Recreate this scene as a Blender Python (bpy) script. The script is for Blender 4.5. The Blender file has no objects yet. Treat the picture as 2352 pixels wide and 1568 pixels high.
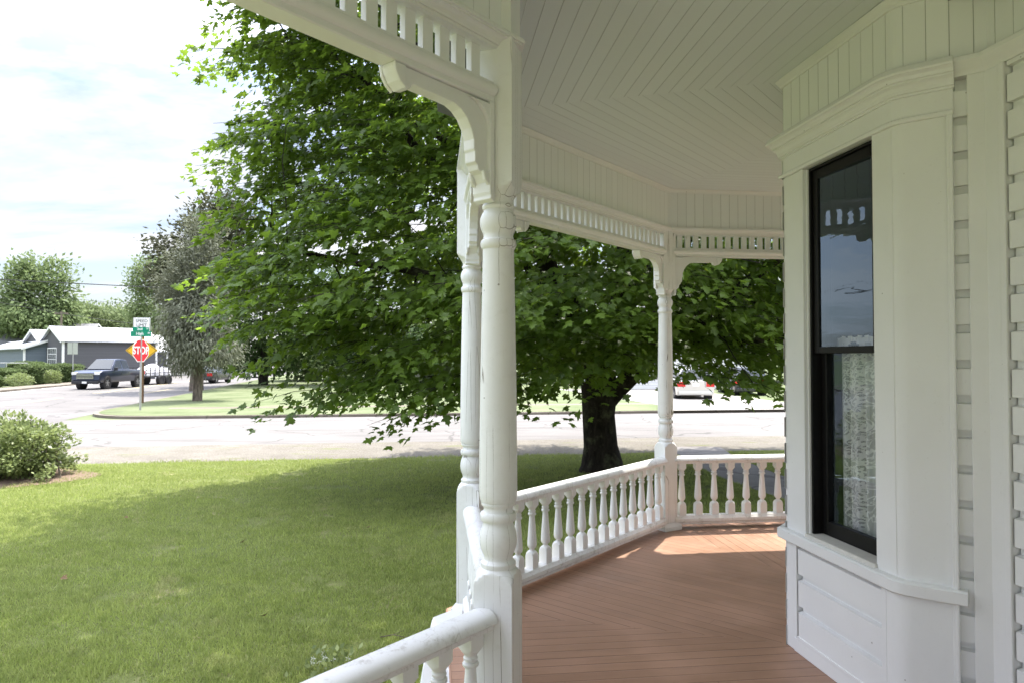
import bpy, bmesh, math, random
import numpy as np
from mathutils import Vector, Matrix, noise as mnoise

R = math.radians
random.seed(7)
rng = np.random.default_rng(11)

# ------------------------------------------------------------------ camera, sky, sun
scene = bpy.context.scene
EYE = 2.25            # above the lawn
FZ = 0.65             # porch floor above the lawn
F = 1568.0            # focal length in units of a 2352 px wide frame
HOR = 820.0           # horizon row in a 2352x1568 frame
cam_d = bpy.data.cameras.new('camera')
cam = bpy.data.objects.new('camera', cam_d)
scene.collection.objects.link(cam)
cam_d.sensor_width = 36.0
cam_d.lens = 24.0
cam_d.clip_start = 0.05
cam_d.clip_end = 3000
cam_d.dof.use_dof = True
cam_d.dof.focus_distance = 5.0
cam_d.dof.aperture_fstop = 5.6
cam.location = (0, 0, EYE)
cam.rotation_euler = (R(90 + 1.31), 0, 0)
scene.camera = cam

SUN = Vector((0.41, 0.90, 2.5)).normalized()
world = bpy.data.worlds.new('World')
scene.world = world
world.use_nodes = True
wn = world.node_tree
wn.nodes.clear()
w_out = wn.nodes.new('ShaderNodeOutputWorld')
w_bg = wn.nodes.new('ShaderNodeBackground')
w_sky = wn.nodes.new('ShaderNodeTexSky')
w_sky.sky_type = 'NISHITA'
w_sky.sun_disc = False
w_sky.sun_elevation = math.asin(SUN.z)
w_sky.sun_rotation = math.atan2(SUN.x, SUN.y)
w_sky.air_density = 1.0
w_sky.dust_density = 1.6
w_tc = wn.nodes.new('ShaderNodeTexCoord')
w_sep = wn.nodes.new('ShaderNodeSeparateXYZ')
wn.links.new(w_tc.outputs['Generated'], w_sep.inputs[0])
def wmath(op, a, b=None):
    n = wn.nodes.new('ShaderNodeMath'); n.operation = op
    for i, v in enumerate((a, b)):
        if v is None: continue
        if isinstance(v, (int, float)): n.inputs[i].default_value = v
        else: wn.links.new(v, n.inputs[i])
    return n.outputs[0]
zz = wmath('ADD', wmath('ABSOLUTE', w_sep.outputs[2]), 0.22)
cx = wmath('DIVIDE', w_sep.outputs[0], zz)
cy = wmath('MULTIPLY', wmath('DIVIDE', w_sep.outputs[1], zz), 2.1)
w_comb = wn.nodes.new('ShaderNodeCombineXYZ')
wn.links.new(cx, w_comb.inputs[0]); wn.links.new(cy, w_comb.inputs[1])
w_noise = wn.nodes.new('ShaderNodeTexNoise')
w_noise.inputs['Scale'].default_value = 0.75
w_noise.inputs['Detail'].default_value = 7
w_noise.inputs['Roughness'].default_value = 0.58
w_noise.inputs['Distortion'].default_value = 0.35
wn.links.new(w_comb.outputs[0], w_noise.inputs['Vector'])
w_ramp = wn.nodes.new('ShaderNodeValToRGB')
w_ramp.color_ramp.elements[0].position = 0.44
w_ramp.color_ramp.elements[0].color = (0.22, 0.22, 0.22, 1)
w_ramp.color_ramp.elements[1].position = 0.60
w_ramp.color_ramp.elements[1].color = (0.95, 0.95, 0.95, 1)
wn.links.new(w_noise.outputs[0], w_ramp.inputs[0])
w_mix = wn.nodes.new('ShaderNodeMixRGB')
w_mix.inputs[2].default_value = (6.0, 6.0, 6.1, 1)
wn.links.new(w_ramp.outputs[0], w_mix.inputs[0])
w_blue = wn.nodes.new('ShaderNodeMixRGB'); w_blue.blend_type = 'MULTIPLY'; w_blue.inputs[0].default_value = 1.0
w_blue.inputs[2].default_value = (0.93, 0.93, 1.0, 1)
wn.links.new(w_sky.outputs[0], w_blue.inputs[1]); wn.links.new(w_blue.outputs[0], w_mix.inputs[1])
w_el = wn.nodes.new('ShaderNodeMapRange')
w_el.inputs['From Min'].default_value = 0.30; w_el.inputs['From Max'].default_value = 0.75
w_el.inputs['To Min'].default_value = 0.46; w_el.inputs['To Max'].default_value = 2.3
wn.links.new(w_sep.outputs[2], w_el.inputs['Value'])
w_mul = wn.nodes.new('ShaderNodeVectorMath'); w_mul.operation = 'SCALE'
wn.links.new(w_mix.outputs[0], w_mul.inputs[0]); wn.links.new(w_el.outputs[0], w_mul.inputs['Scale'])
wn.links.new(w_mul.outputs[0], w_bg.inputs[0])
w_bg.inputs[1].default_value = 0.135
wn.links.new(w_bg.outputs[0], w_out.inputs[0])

sd = bpy.data.lights.new('sun', 'SUN')
sd.energy = 3.0
sd.angle = R(0.53)
sd.color = (1.0, 0.945, 0.85)
so = bpy.data.objects.new('sun', sd)
scene.collection.objects.link(so)
so.rotation_euler = SUN.to_track_quat('Z', 'Y').to_euler()

scene.view_settings.view_transform = 'Standard'
scene.view_settings.look = 'None'
scene.view_settings.exposure = 1.75
scene.view_settings.gamma = 1
scene.cycles.max_bounces = 8
scene.cycles.diffuse_bounces = 5
scene.cycles.transparent_max_bounces = 16
scene.cycles.use_denoising = True
scene.cycles.sample_clamp_indirect = 6

# ------------------------------------------------------------------ helpers
COL = scene.collection
def at(px, Y, py=None):
    """point seen at column px (2352 wide) at depth Y; py gives its height"""
    x = (px - 1176) / F * Y
    return Vector((x, Y, EYE + (HOR - py) / F * Y if py is not None else 0.0))
def ground(px, py):
    Y = EYE * F / (py - HOR)
    return Vector(((px - 1176) / F * Y, Y, 0))
def tag(o, label=None, cat=None, group=None, kind=None):
    if label: o['label'] = label
    if cat: o['category'] = cat
    if group: o['group'] = group
    if kind: o['kind'] = kind
    return o
def thing(name, label, cat, loc=(0, 0, 0), rz=0, group=None):
    o = bpy.data.objects.new(name, None)
    o.empty_display_size = 0.3
    COL.objects.link(o)
    o.location = loc
    o.rotation_euler = (0, 0, rz)
    return tag(o, label, cat, group)
def root_of(o):
    while o.parent: o = o.parent
    return o
def smooth_by_angle(me, ang):
    bm = bmesh.new(); bm.from_mesh(me)
    for f in bm.faces: f.smooth = True
    for e in bm.edges:
        if len(e.link_faces) == 2:
            e.smooth = e.calc_face_angle(0) < ang
        else: e.smooth = True
    bm.to_mesh(me); bm.free()
class MB:
    def __init__(s): s.v = []; s.f = []; s.uv = None
    def add(s, vs, fs):
        n = len(s.v)
        s.v += [tuple(p) for p in vs]
        s.f += [tuple(i + n for i in f) for f in fs]
    def box(s, a, b, M=None):
        (x0, y0, z0), (x1, y1, z1) = a, b
        vs = [Vector(p) for p in ((x0,y0,z0),(x1,y0,z0),(x1,y1,z0),(x0,y1,z0),(x0,y0,z1),(x1,y0,z1),(x1,y1,z1),(x0,y1,z1))]
        if M: vs = [M @ p for p in vs]
        s.add(vs, [(0,3,2,1),(4,5,6,7),(0,1,5,4),(1,2,6,5),(2,3,7,6),(3,0,4,7)])
    def prism(s, poly, h0, h1, M=None, axis='y'):
        """poly of 2D points extruded; axis y: poly is (x,z); axis z: poly is (x,y)"""
        n = len(poly)
        def P(p, h):
            q = Vector((p[0], h, p[1])) if axis == 'y' else (Vector((p[0], p[1], h)) if axis == 'z' else Vector((h, p[0], p[1])))
            return M @ q if M else q
        vs = [P(p, h0) for p in poly] + [P(p, h1) for p in poly]
        s.add(vs, [tuple(range(n)), tuple(range(2*n-1, n-1, -1))] + [(i, i+n, (i+1) % n + n, (i+1) % n) for i in range(n)])
    def tube(s, pts, rad, seg=8, cap=True):
        rings = []
        n0 = len(s.v)
        pts = [Vector(p) for p in pts]
        prev = None
        for i, p in enumerate(pts):
            d = (pts[min(i+1, len(pts)-1)] - pts[max(i-1, 0)]).normalized()
            if prev is None:
                u = d.orthogonal().normalized()
            else:
                u = (prev - d * prev.dot(d)).normalized()
            prev = u
            w = d.cross(u)
            r = rad[i] if isinstance(rad, (list, tuple)) else rad
            for k in range(seg):
                a = 2*math.pi*k/seg
                s.v.append(tuple(p + (u*math.cos(a) + w*math.sin(a)) * r))
        for i in range(len(pts)-1):
            for k in range(seg):
                a = n0+i*seg+k; b = n0+i*seg+(k+1) % seg
                s.f.append((a, b, b+seg, a+seg))
        if cap:
            s.f.append(tuple(n0+k for k in range(seg-1, -1, -1)))
            s.f.append(tuple(n0+(len(pts)-1)*seg+k for k in range(seg)))
    def turned(s, prof, half, seg, M=None):
        """prof: list of (z, R, squareclip) - section is a square of half width `half` clipped by a circle R"""
        n0 = len(s.v)
        for z, Rr in prof:
            for k in range(seg):
                a = 2*math.pi*k/seg
                c, sn = math.cos(a), math.sin(a)
                r = min(Rr, half/max(abs(c), abs(sn)))
                p = Vector((r*c, r*sn, z))
                s.v.append(tuple(M @ p if M else p))
        m = len(prof)
        for i in range(m-1):
            for k in range(seg):
                a = n0+i*seg+k; b = n0+i*seg+(k+1) % seg
                s.f.append((a, b, b+seg, a+seg))
        s.f.append(tuple(n0+k for k in range(seg-1, -1, -1)))
        s.f.append(tuple(n0+(m-1)*seg+k for k in range(seg)))
    def sweep(s, path, prof, side=1, closed=False, ends=None):
        """path: 2D points; prof: closed polygon of (out, z); out is along the mitred normal (side=+1: right of travel)"""
        n = len(path); m = len(prof); n0 = len(s.v)
        P = [Vector(p) for p in path]
        for i in range(n):
            if i == 0: d0 = d1 = (P[1]-P[0]).normalized()
            elif i == n-1: d0 = d1 = (P[-1]-P[-2]).normalized()
            else: d0 = (P[i]-P[i-1]).normalized(); d1 = (P[i+1]-P[i]).normalized()
            n_0 = Vector((d0.y, -d0.x))*side; n_1 = Vector((d1.y, -d1.x))*side
            b = (n_0+n_1).normalized(); k = 1/max(0.3, b.dot(n_0))
            for o, z in prof:
                q = P[i] + b*(o*k)
                s.v.append((q.x, q.y, z))
        for i in range(n-1):
            for j in range(m):
                a = n0+i*m+j; b2 = n0+i*m+(j+1) % m
                s.f.append((a, b2, b2+m, a+m))
        s.f.append(tuple(n0+j for j in range(m-1, -1, -1)))
        s.f.append(tuple(n0+(n-1)*m+j for j in range(m)))
    def build(s, name, mat, parent=None, world=True, smooth=None, bevel=None, uv=None, recalc=True):
        me = bpy.data.meshes.new(name)
        off = Vector((0, 0, 0))
        if parent is not None and world: off = root_of(parent).location
        me.from_pydata([(x-off.x, y-off.y, z-off.z) for x, y, z in s.v], [], s.f)
        me.materials.append(mat)
        if recalc:
            bm = bmesh.new(); bm.from_mesh(me)
            bmesh.ops.recalc_face_normals(bm, faces=bm.faces[:])
            bm.to_mesh(me); bm.free()
        if uv:
            l = me.uv_layers.new(name='UVMap')
            for lp in me.loops:
                c = me.vertices[lp.vertex_index].co + off
                l.data[lp.index].uv = uv(c)
        if smooth: smooth_by_angle(me, R(smooth))
        o = bpy.data.objects.new(name, me)
        COL.objects.link(o)
        if parent is not None: o.parent = parent
        if bevel:
            b = o.modifiers.new('bevel', 'BEVEL'); b.width = bevel; b.segments = 2; b.limit_method = 'ANGLE'; b.angle_limit = R(35)
        return o
def fastmesh(name, V, T, mat, parent=None, smooth=False):
    me = bpy.data.meshes.new(name)
    V = np.asarray(V, np.float32); T = np.asarray(T, np.int32)
    k = T.shape[1]
    if parent is not None: V = V - np.array(root_of(parent).location, np.float32)
    me.vertices.add(len(V)); me.vertices.foreach_set('co', V.ravel())
    me.loops.add(T.size); me.loops.foreach_set('vertex_index', T.ravel())
    me.polygons.add(len(T))
    me.polygons.foreach_set('loop_start', np.arange(0, T.size, k, dtype=np.int32))
    me.polygons.foreach_set('loop_total', np.full(len(T), k, np.int32))
    me.update(calc_edges=True)
    me.materials.append(mat)
    if smooth: me.polygons.foreach_set('use_smooth', np.ones(len(T), bool))
    o = bpy.data.objects.new(name, me); COL.objects.link(o)
    if parent is not None: o.parent = parent
    return o
def frame(o, d, z=0):
    """local frame: x along d, y to the LEFT of d, z up"""
    d = Vector((d[0], d[1])).normalized()
    return Matrix(((d.x, -d.y, 0, o[0]), (d.y, d.x, 0, o[1]), (0, 0, 1, z), (0, 0, 0, 1)))
def copy_part(o, parent, M=None):
    c = o.copy(); COL.objects.link(c); c.parent = parent
    if M: c.matrix_local = M
    return c
def copy_tree(o, parent=None):
    c = o.copy(); COL.objects.link(c)
    if parent is not None: c.parent = parent
    for ch in list(o.children): copy_tree(ch, c)
    return c

# ------------------------------------------------------------------ materials
class N:
    def __init__(s, name, rough=0.6, spec=0.4, metal=0.0, color=None):
        s.m = bpy.data.materials.new(name); s.m.use_nodes = True
        s.t = s.m.node_tree; s.b = s.t.nodes['Principled BSDF']
        s.out = s.t.nodes['Material Output']
        s.b.inputs['Roughness'].default_value = rough
        s.b.inputs['Specular IOR Level'].default_value = spec
        s.b.inputs['Metallic'].default_value = metal
        if color: s.b.inputs['Base Color'].default_value = (*color, 1)
    def n(s, typ, **kw):
        n = s.t.nodes.new(typ)
        for k, v in kw.items():
            if hasattr(n, k): setattr(n, k, v)
        return n
    def L(s, a, b): s.t.links.new(a, b)
    def math(s, op, a, b=None, c=None):
        n = s.n('ShaderNodeMath'); n.operation = op
        for i, v in enumerate((a, b, c)):
            if v is None: continue
            if isinstance(v, (int, float)): n.inputs[i].default_value = v
            else: s.L(v, n.inputs[i])
        return n.outputs[0]
    def coord(s, kind='Object', scale=(1, 1, 1)):
        t = s.n('ShaderNodeTexCoord'); m = s.n('ShaderNodeMapping')
        m.inputs['Scale'].default_value = scale
        s.L(t.outputs[kind], m.inputs[0]); return m.outputs[0]
    def noise(s, vec, scale, detail=4, rough=0.55, dist=0):
        n = s.n('ShaderNodeTexNoise')
        n.inputs['Scale'].default_value = scale; n.inputs['Detail'].default_value = detail
        n.inputs['Roughness'].default_value = rough; n.inputs['Distortion'].default_value = dist
        if vec is not None: s.L(vec, n.inputs['Vector'])
        return n.outputs[0]
    def ramp(s, fac, stops):
        n = s.n('ShaderNodeValToRGB'); cr = n.color_ramp
        while len(cr.elements) < len(stops): cr.elements.new(0.5)
        for e, (p, c) in zip(cr.elements, stops):
            e.position = p; e.color = (*c, 1) if not isinstance(c, (int, float)) else (c, c, c, 1)
        s.L(fac, n.inputs[0]); return n.outputs[0]
    def mix(s, fac, a, b, mode='MIX'):
        n = s.n('ShaderNodeMixRGB'); n.blend_type = mode
        for i, v in zip((0, 1, 2), (fac, a, b)):
            if isinstance(v, (int, float)): n.inputs[i].default_value = v
            elif isinstance(v, tuple): n.inputs[i].default_value = (*v, 1)
            else: s.L(v, n.inputs[i])
        return n.outputs[0]
    def bump(s, h, strength=0.3, dist=0.01):
        n = s.n('ShaderNodeBump'); n.inputs['Strength'].default_value = strength
        n.inputs['Distance'].default_value = dist
        s.L(h, n.inputs['Height']); s.L(n.outputs[0], s.b.inputs['Normal'])
    def color(s, c): s.L(c, s.b.inputs['Base Color'])

def paint(name, base=(0.80, 0.803, 0.795), worn=0.0, crack=0.0):
    m = N(name, 0.42, 0.35)
    v = m.coord()
    big = m.noise(v, 1.7, 5)
    c = m.mix(m.ramp(big, [(0.35, 0.0), (0.7, 1.0)]), base, tuple(x*0.93 for x in base))
    fine = m.noise(v, 60, 4, 0.7)
    c = m.mix(m.ramp(fine, [(0.62, 0.0), (0.80, 0.35)]), c, (0.55, 0.53, 0.48))
    h = m.noise(m.coord(scale=(1, 1, 0.15)), 120, 3)
    if crack > 0:
        vz = m.coord(scale=(17, 17, 0.42))
        vd = m.n('ShaderNodeVectorMath'); vd.operation = 'ADD'
        nz = m.n('ShaderNodeTexNoise'); nz.inputs['Scale'].default_value = 3.0; m.L(v, nz.inputs['Vector'])
        sc = m.n('ShaderNodeVectorMath'); sc.operation = 'SCALE'; sc.inputs['Scale'].default_value = 0.22
        m.L(nz.outputs[1], sc.inputs[0]); m.L(vz, vd.inputs[0]); m.L(sc.outputs[0], vd.inputs[1])
        vo = m.n('ShaderNodeTexVoronoi'); vo.feature = 'DISTANCE_TO_EDGE'; vo.inputs['Scale'].default_value = 1.0
        m.L(vd.outputs[0], vo.inputs['Vector'])
        line = m.math('LESS_THAN', vo.outputs[0], 0.0085)
        msk = m.ramp(m.noise(v, 3.1, 3), [(0.47, 0.0), (0.55, 1.0)])
        f = m.math('MULTIPLY', m.math('MULTIPLY', line, msk), crack)
        c = m.mix(f, c, (0.16, 0.13, 0.10))
    dots = m.n('ShaderNodeTexVoronoi'); dots.inputs['Scale'].default_value = 11; m.L(v, dots.inputs['Vector'])
    dmask = m.math('MULTIPLY', m.math('LESS_THAN', dots.outputs[0], m.math('MULTIPLY', m.noise(v, 3.3, 2), 0.075)), m.ramp(m.noise(v, 1.9, 2), [(0.48, 0.0), (0.55, 0.8)]))
    c = m.mix(dmask, c, (0.22, 0.19, 0.16))
    if worn > 0:
        g = m.noise(m.coord(scale=(1, 1, 1)), 9, 8, 0.72, 0.6)
        g2 = m.noise(v, 55, 6, 0.8)
        f = m.math('MULTIPLY', m.ramp(g, [(0.50, 0.0), (0.62, 1.0)]), m.ramp(g2, [(0.42, 0.0), (0.6, 1.0)]))
        c = m.mix(m.math('MULTIPLY', f, worn), c, (0.36, 0.33, 0.28))
    m.color(c)
    m.bump(m.math('ADD', h, m.math('MULTIPLY', big, 0.6)), 0.12, 0.004)
    return m.m
PAINT = paint('white_paint')
POSTP = paint('white_post_paint', crack=0.85, worn=0.12)
RAILP = paint('white_weathered_rail_paint', worn=0.7, crack=0.5)
def boards(name, width, base, gap, gapw, vary=0.05, rough=0.5, bead=None, dirt=0.0, spec=0.3):
    """painted boards laid side by side; u of the UV runs across them in metres"""
    m = N(name, rough, spec)
    t = m.n('ShaderNodeTexCoord'); sep = m.n('ShaderNodeSeparateXYZ'); m.L(t.outputs['UV'], sep.inputs[0])
    u = m.math('DIVIDE', sep.outputs[0], width)
    fr = m.math('FRACT', u)
    idx = m.math('FLOOR', u)
    d = m.math('MINIMUM', fr, m.math('SUBTRACT', 1.0, fr))
    wn_ = m.n('ShaderNodeTexWhiteNoise'); wn_.noise_dimensions = '1D'; m.L(idx, wn_.inputs['W'])
    rnd = wn_.outputs[0]
    # gap width varies from board to board
    gw = m.math('MULTIPLY', m.math('ADD', m.math('MULTIPLY', rnd, 0.9), 0.45), gapw/width)
    g = m.math('LESS_THAN', d, gw)
    if dirt > 0:
        vv_ = m.math('FRACT', m.math('ADD', m.math('DIVIDE', sep.outputs[1], 2.9), m.math('MULTIPLY', rnd, 7.3)))
        g = m.math('MAXIMUM', g, m.math('LESS_THAN', vv_, 0.0008))
    c = m.mix(rnd, tuple(x*(1-vary) for x in base), tuple(min(1, x*(1+vary)) for x in base))
    ob = m.coord()
    st = m.noise(ob, 2.2, 5, 0.6)
    if dirt > 0:
        mp = m.n('ShaderNodeMapping'); mp.inputs['Scale'].default_value = (24, 2.2, 1); m.L(t.outputs['UV'], mp.inputs[0])
        grain = m.noise(mp.outputs[0], 1.0, 6, 0.65)
        c = m.mix(m.math('MULTIPLY', m.ramp(grain, [(0.4, 0.0), (0.7, 1.0)]), dirt), c, tuple(x*0.62 for x in base))
        c = m.mix(m.math('MULTIPLY', m.ramp(st, [(0.45, 0.0), (0.68, 1.0)]), dirt*0.9), c, tuple(min(1, x*1.5+0.05) for x in base))
        spk = m.noise(ob, 38, 5, 0.8)
        c = m.mix(m.math('MULTIPLY', m.ramp(spk, [(0.62, 0.0), (0.70, 1.0)]), dirt), c, tuple(x*0.45 for x in base))
        m.L(m.ramp(st, [(0.3, rough-0.12), (0.7, rough+0.15)]), m.b.inputs['Roughness'])
    c = m.mix(m.math('MULTIPLY', g, m.math('ADD', 0.35, m.math('MULTIPLY', rnd, 0.65))), c, gap)
    m.color(c)
    h = m.ramp(d, [(0.0, 0.0), (min(0.4, gapw/width*2.4), 1.0)])
    if bead:
        d2 = m.math('ABSOLUTE', m.math('SUBTRACT', fr, 0.5))
        h = m.math('MULTIPLY', h, m.ramp(d2, [(0.0, 0.35), (bead/width, 1.0)]))
    m.bump(h, 0.6, 0.004)
    return m.m
WHITE = (0.79, 0.797, 0.79)
BEAD = boards('beadboard_paint', 0.085, WHITE, (0.26, 0.25, 0.22), 0.0012, 0.02)
CEIL = boards('ceiling_beadboard_paint', 0.082, (0.69, 0.73, 0.735), (0.36, 0.37, 0.36), 0.0013, 0.02)
FLOORM = boards('terracotta_floor_paint', 0.086, (0.315, 0.180, 0.118), (0.08, 0.04, 0.028), 0.0019, 0.09, 0.40, dirt=0.42, spec=0.45)
EDGEM = N('terracotta_edge_paint', 0.55, color=(0.36, 0.205, 0.14)).m
def plain(name, col, rough=0.6, spec=0.4, metal=0.0, var=0.12, scale=8.0):
    m = N(name, rough, spec, metal)
    v = m.coord()
    c = m.mix(m.noise(v, scale, 5), tuple(x*(1-var) for x in col), tuple(min(1, x*(1+var)) for x in col))
    m.color(c); m.bump(m.noise(v, scale*9, 3), 0.1, 0.003)
    return m.m
BLACKP = plain('black_sash_paint', (0.006, 0.0055, 0.0055), 0.45, 0.22, var=0.3)
def bark(name, col, sc=9):
    m = N(name, 0.95, 0.15)
    v = m.coord(scale=(1, 1, 0.28))
    n1 = m.noise(v, sc, 8, 0.7, 0.5)
    c = m.mix(m.ramp(n1, [(0.35, 0.0), (0.65, 1.0)]), tuple(x*0.45 for x in col), tuple(x*1.5 for x in col))
    c = m.mix(m.ramp(m.noise(m.coord(), 3.0, 6, 0.7), [(0.52, 0.0), (0.66, 0.6)]), c, (0.14, 0.15, 0.09))
    m.color(c); m.bump(n1, 1.0, 0.06)
    return m.m
BARK = bark('maple_bark', (0.032, 0.027, 0.023))
BARK2 = bark('grey_bark', (0.14, 0.115, 0.09))
def leafmat(name, c0, c1, trans=0.35, tcol=None, rough=0.42, spec=0.35):
    m = N(name, rough, spec)
    g = m.n('ShaderNodeNewGeometry')
    c = m.mix(g.outputs['Random Per Island'], c0, c1)
    big = m.noise(m.coord(), 0.45, 3)
    c = m.mix(m.ramp(big, [(0.4, 0.0), (0.62, 0.55)]), c, tuple(x*1.35 for x in c1))
    if name == 'grass_blade':
        tc_ = m.n('ShaderNodeTexCoord'); mp = m.n('ShaderNodeMapping'); mp.inputs['Rotation'].default_value = (0, 0, 0.5); mp.inputs['Scale'].default_value = (0.22, 1.6, 1)
        m.L(tc_.outputs['Object'], mp.inputs[0])
        c = m.mix(m.ramp(m.noise(mp.outputs[0], 1.6, 4, 0.6), [(0.42, 0.0), (0.62, 0.5)]), c, (0.30, 0.33, 0.14))
        c = m.mix(m.ramp(m.noise(m.coord(), 1.25, 7, 0.72), [(0.57, 0.0), (0.68, 0.75)]), c, (0.40, 0.35, 0.22))
        c = m.mix(m.ramp(m.noise(m.coord(), 4.5, 5, 0.7), [(0.36, 0.6), (0.5, 0.0)]), c, (0.075, 0.115, 0.028))
    m.color(c)
    tr = m.n('ShaderNodeBsdfTranslucent')
    tc = tcol or tuple(x*1.7 for x in c1)
    m.L(m.mix(g.outputs['Random Per Island'], tuple(x*0.75 for x in tc), tc), tr.inputs[0])
    mx = m.n('ShaderNodeMixShader'); mx.inputs[0].default_value = trans
    m.L(m.b.outputs[0], mx.inputs[1]); m.L(tr.outputs[0], mx.inputs[2]); m.L(mx.outputs[0], m.out.inputs[0])
    return m.m
MAPLE = leafmat('maple_leaf', (0.026, 0.054, 0.009), (0.105, 0.162, 0.028), 0.44, (0.27, 0.42, 0.042))
GREYLEAF = leafmat('grey_green_needles', (0.105, 0.115, 0.075), (0.21, 0.22, 0.16), 0.2, (0.14, 0.16, 0.08), 0.7, 0.15)
DARKLEAF = leafmat('dark_purple_green_leaf', (0.032, 0.036, 0.022), (0.075, 0.080, 0.045), 0.2, None, 0.7, 0.15)
MIDLEAF = leafmat('mid_green_leaf', (0.080, 0.115, 0.045), (0.155, 0.200, 0.085), 0.3, None, 0.7, 0.15)
PALELEAF = leafmat('pale_green_leaf', (0.085, 0.115, 0.050), (0.15, 0.19, 0.085), 0.3, None, 0.7, 0.15)
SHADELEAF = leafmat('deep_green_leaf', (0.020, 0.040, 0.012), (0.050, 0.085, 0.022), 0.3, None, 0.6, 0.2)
HEDGELEAF = leafmat('hedge_leaf', (0.060, 0.090, 0.030), (0.120, 0.160, 0.060), 0.25, None, 0.6, 0.2)
BUSHLEAF = leafmat('bush_leaf', (0.085, 0.120, 0.038), (0.200, 0.240, 0.090), 0.3, None, 0.45, 0.35)
GRASSM = leafmat('grass_blade', (0.105, 0.150, 0.032), (0.275, 0.325, 0.094), 0.35, None, 0.6, 0.15)

# ------------------------------------------------------------------ ground, roads
def sheet(name, poly, z, mat, kind='structure'):
    m = MB(); m.add([(x, y, z) for x, y in poly], [tuple(range(len(poly)))])
    o = m.build(name, mat, recalc=False)
    if o.data.polygons[0].normal.z < 0: o.data.flip_normals()
    tag(o, kind=kind); return o
gm = N('lawn_ground', 0.95, 0.1)
v = gm.coord()
n1 = gm.noise(v, 0.45, 6, 0.6); n2 = gm.noise(v, 5.5, 6, 0.7); n3 = gm.noise(v, 60, 4, 0.8)
c = gm.mix(gm.ramp(n2, [(0.3, 0.0), (0.7, 1.0)]), (0.120, 0.150, 0.036), (0.190, 0.210, 0.070))
c = gm.mix(gm.ramp(n1, [(0.42, 0.0), (0.66, 0.8)]), c, (0.165, 0.190, 0.075))
c = gm.mix(gm.ramp(n3, [(0.35, 0.55), (0.6, 0.0)]), c, (0.035, 0.050, 0.014))
c = gm.mix(gm.ramp(gm.noise(v, 1.3, 7, 0.75), [(0.58, 0.0), (0.70, 0.8)]), c, (0.34, 0.29, 0.18))
gm.color(c); gm.bump(n3, 0.6, 0.03)
LAWN = gm.m
fm = N('far_lawn', 0.95, 0.1)
v = fm.coord()
c = fm.mix(fm.ramp(fm.noise(v, 0.5, 7, 0.65), [(0.35, 0.0), (0.65, 1.0)]), (0.092, 0.118, 0.055), (0.160, 0.178, 0.105))
c = fm.mix(fm.ramp(fm.noise(v, 14, 4, 0.8), [(0.35, 0.35), (0.6, 0.0)]), c, (0.10, 0.12, 0.05))
fm.color(c); fm.bump(fm.noise(v, 30, 4), 0.4, 0.03)
FARLAWN = fm.m
def asphalt(name, a, b, patches=0.5):
    m = N(name, 0.9, 0.2)
    v = m.coord()
    c = m.mix(m.ramp(m.noise(v, 0.35, 6, 0.6), [(0.35, 0.0), (0.65, 1.0)]), a, b)
    c = m.mix(m.ramp(m.noise(m.coord(scale=(0.25, 2.2, 1)), 0.8, 5, 0.6, 0.3), [(0.5, 0.0), (0.62, patches)]), c, tuple(x*0.82 for x in a))
    c = m.mix(m.ramp(m.noise(v, 70, 3, 0.8), [(0.4, 0.35), (0.62, 0.0)]), c, tuple(x*0.6 for x in a))
    vo = m.n('ShaderNodeTexVoronoi'); vo.feature = 'DISTANCE_TO_EDGE'; vo.inputs['Scale'].default_value = 0.22
    ad = m.n('ShaderNodeVectorMath'); ad.operation = 'ADD'; nz = m.n('ShaderNodeTexNoise'); nz.inputs['Scale'].default_value = 0.9; nz.inputs['Detail'].default_value = 6
    m.L(v, nz.inputs['Vector']); m.L(v, ad.inputs[0]); m.L(nz.outputs[1], ad.inputs[1]); m.L(ad.outputs[0], vo.inputs['Vector'])
    c = m.mix(m.math('MULTIPLY', m.math('LESS_THAN', vo.outputs[0], 0.008), 0.55), c, tuple(x*0.4 for x in a))
    m.color(c); m.bump(m.noise(v, 90, 3), 0.4, 0.01)
    return m.m
ROADM = asphalt('pale_asphalt', (0.155, 0.147, 0.138), (0.190, 0.181, 0.171), 0.9)
AVEM = asphalt('avenue_asphalt', (0.145, 0.138, 0.132), (0.180, 0.172, 0.165), 0.8)
GRAVM = None
m = N('gravel_shoulder', 0.95, 0.1)
v = m.coord()
c = m.mix(m.ramp(m.noise(v, 1.2, 7, 0.7), [(0.35, 0.0), (0.65, 1.0)]), (0.175, 0.162, 0.138), (0.240, 0.225, 0.195))
c = m.mix(m.ramp(m.noise(v, 26, 5, 0.85), [(0.38, 0.8), (0.55, 0.0)]), c, (0.08, 0.070, 0.055))
c = m.mix(m.ramp(m.noise(m.coord(scale=(0.35, 1.2, 1)), 1.5, 6, 0.7), [(0.58, 0.0), (0.68, 0.7)]), c, (0.14, 0.16, 0.06))
m.color(c); m.bump(m.noise(v, 30, 5, 0.8), 0.8, 0.03)
GRAVM = m.m
CONC = asphalt('concrete', (0.15, 0.128, 0.10), (0.23, 0.205, 0.17), 0.7)
PATHM = asphalt('path_concrete', (0.20, 0.19, 0.185), (0.26, 0.25, 0.24), 0.4)
YELL = plain('yellow_road_paint', (0.50, 0.42, 0.24), 0.8, var=0.3, scale=3)
WHT = plain('white_road_paint', (0.75, 0.74, 0.72), 0.8, var=0.12, scale=3)

SU = Vector((0.9905, 0.137)); SN = Vector((-0.137, 0.9905)); SO = Vector((0, 15.75))
def st(a, b):
    p = SO + SU*a + SN*b; return (p.x, p.y)
AW = Vector((-0.205, 0.979)).normalized(); AR = Vector((AW.y, -AW.x)); AO = Vector((-17.4, 30.7))   # right curb of the avenue
def av(a, b):     # a along, b to the LEFT of the right kerb
    p = AO + AW*a - AR*b; return (p.x, p.y)

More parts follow.
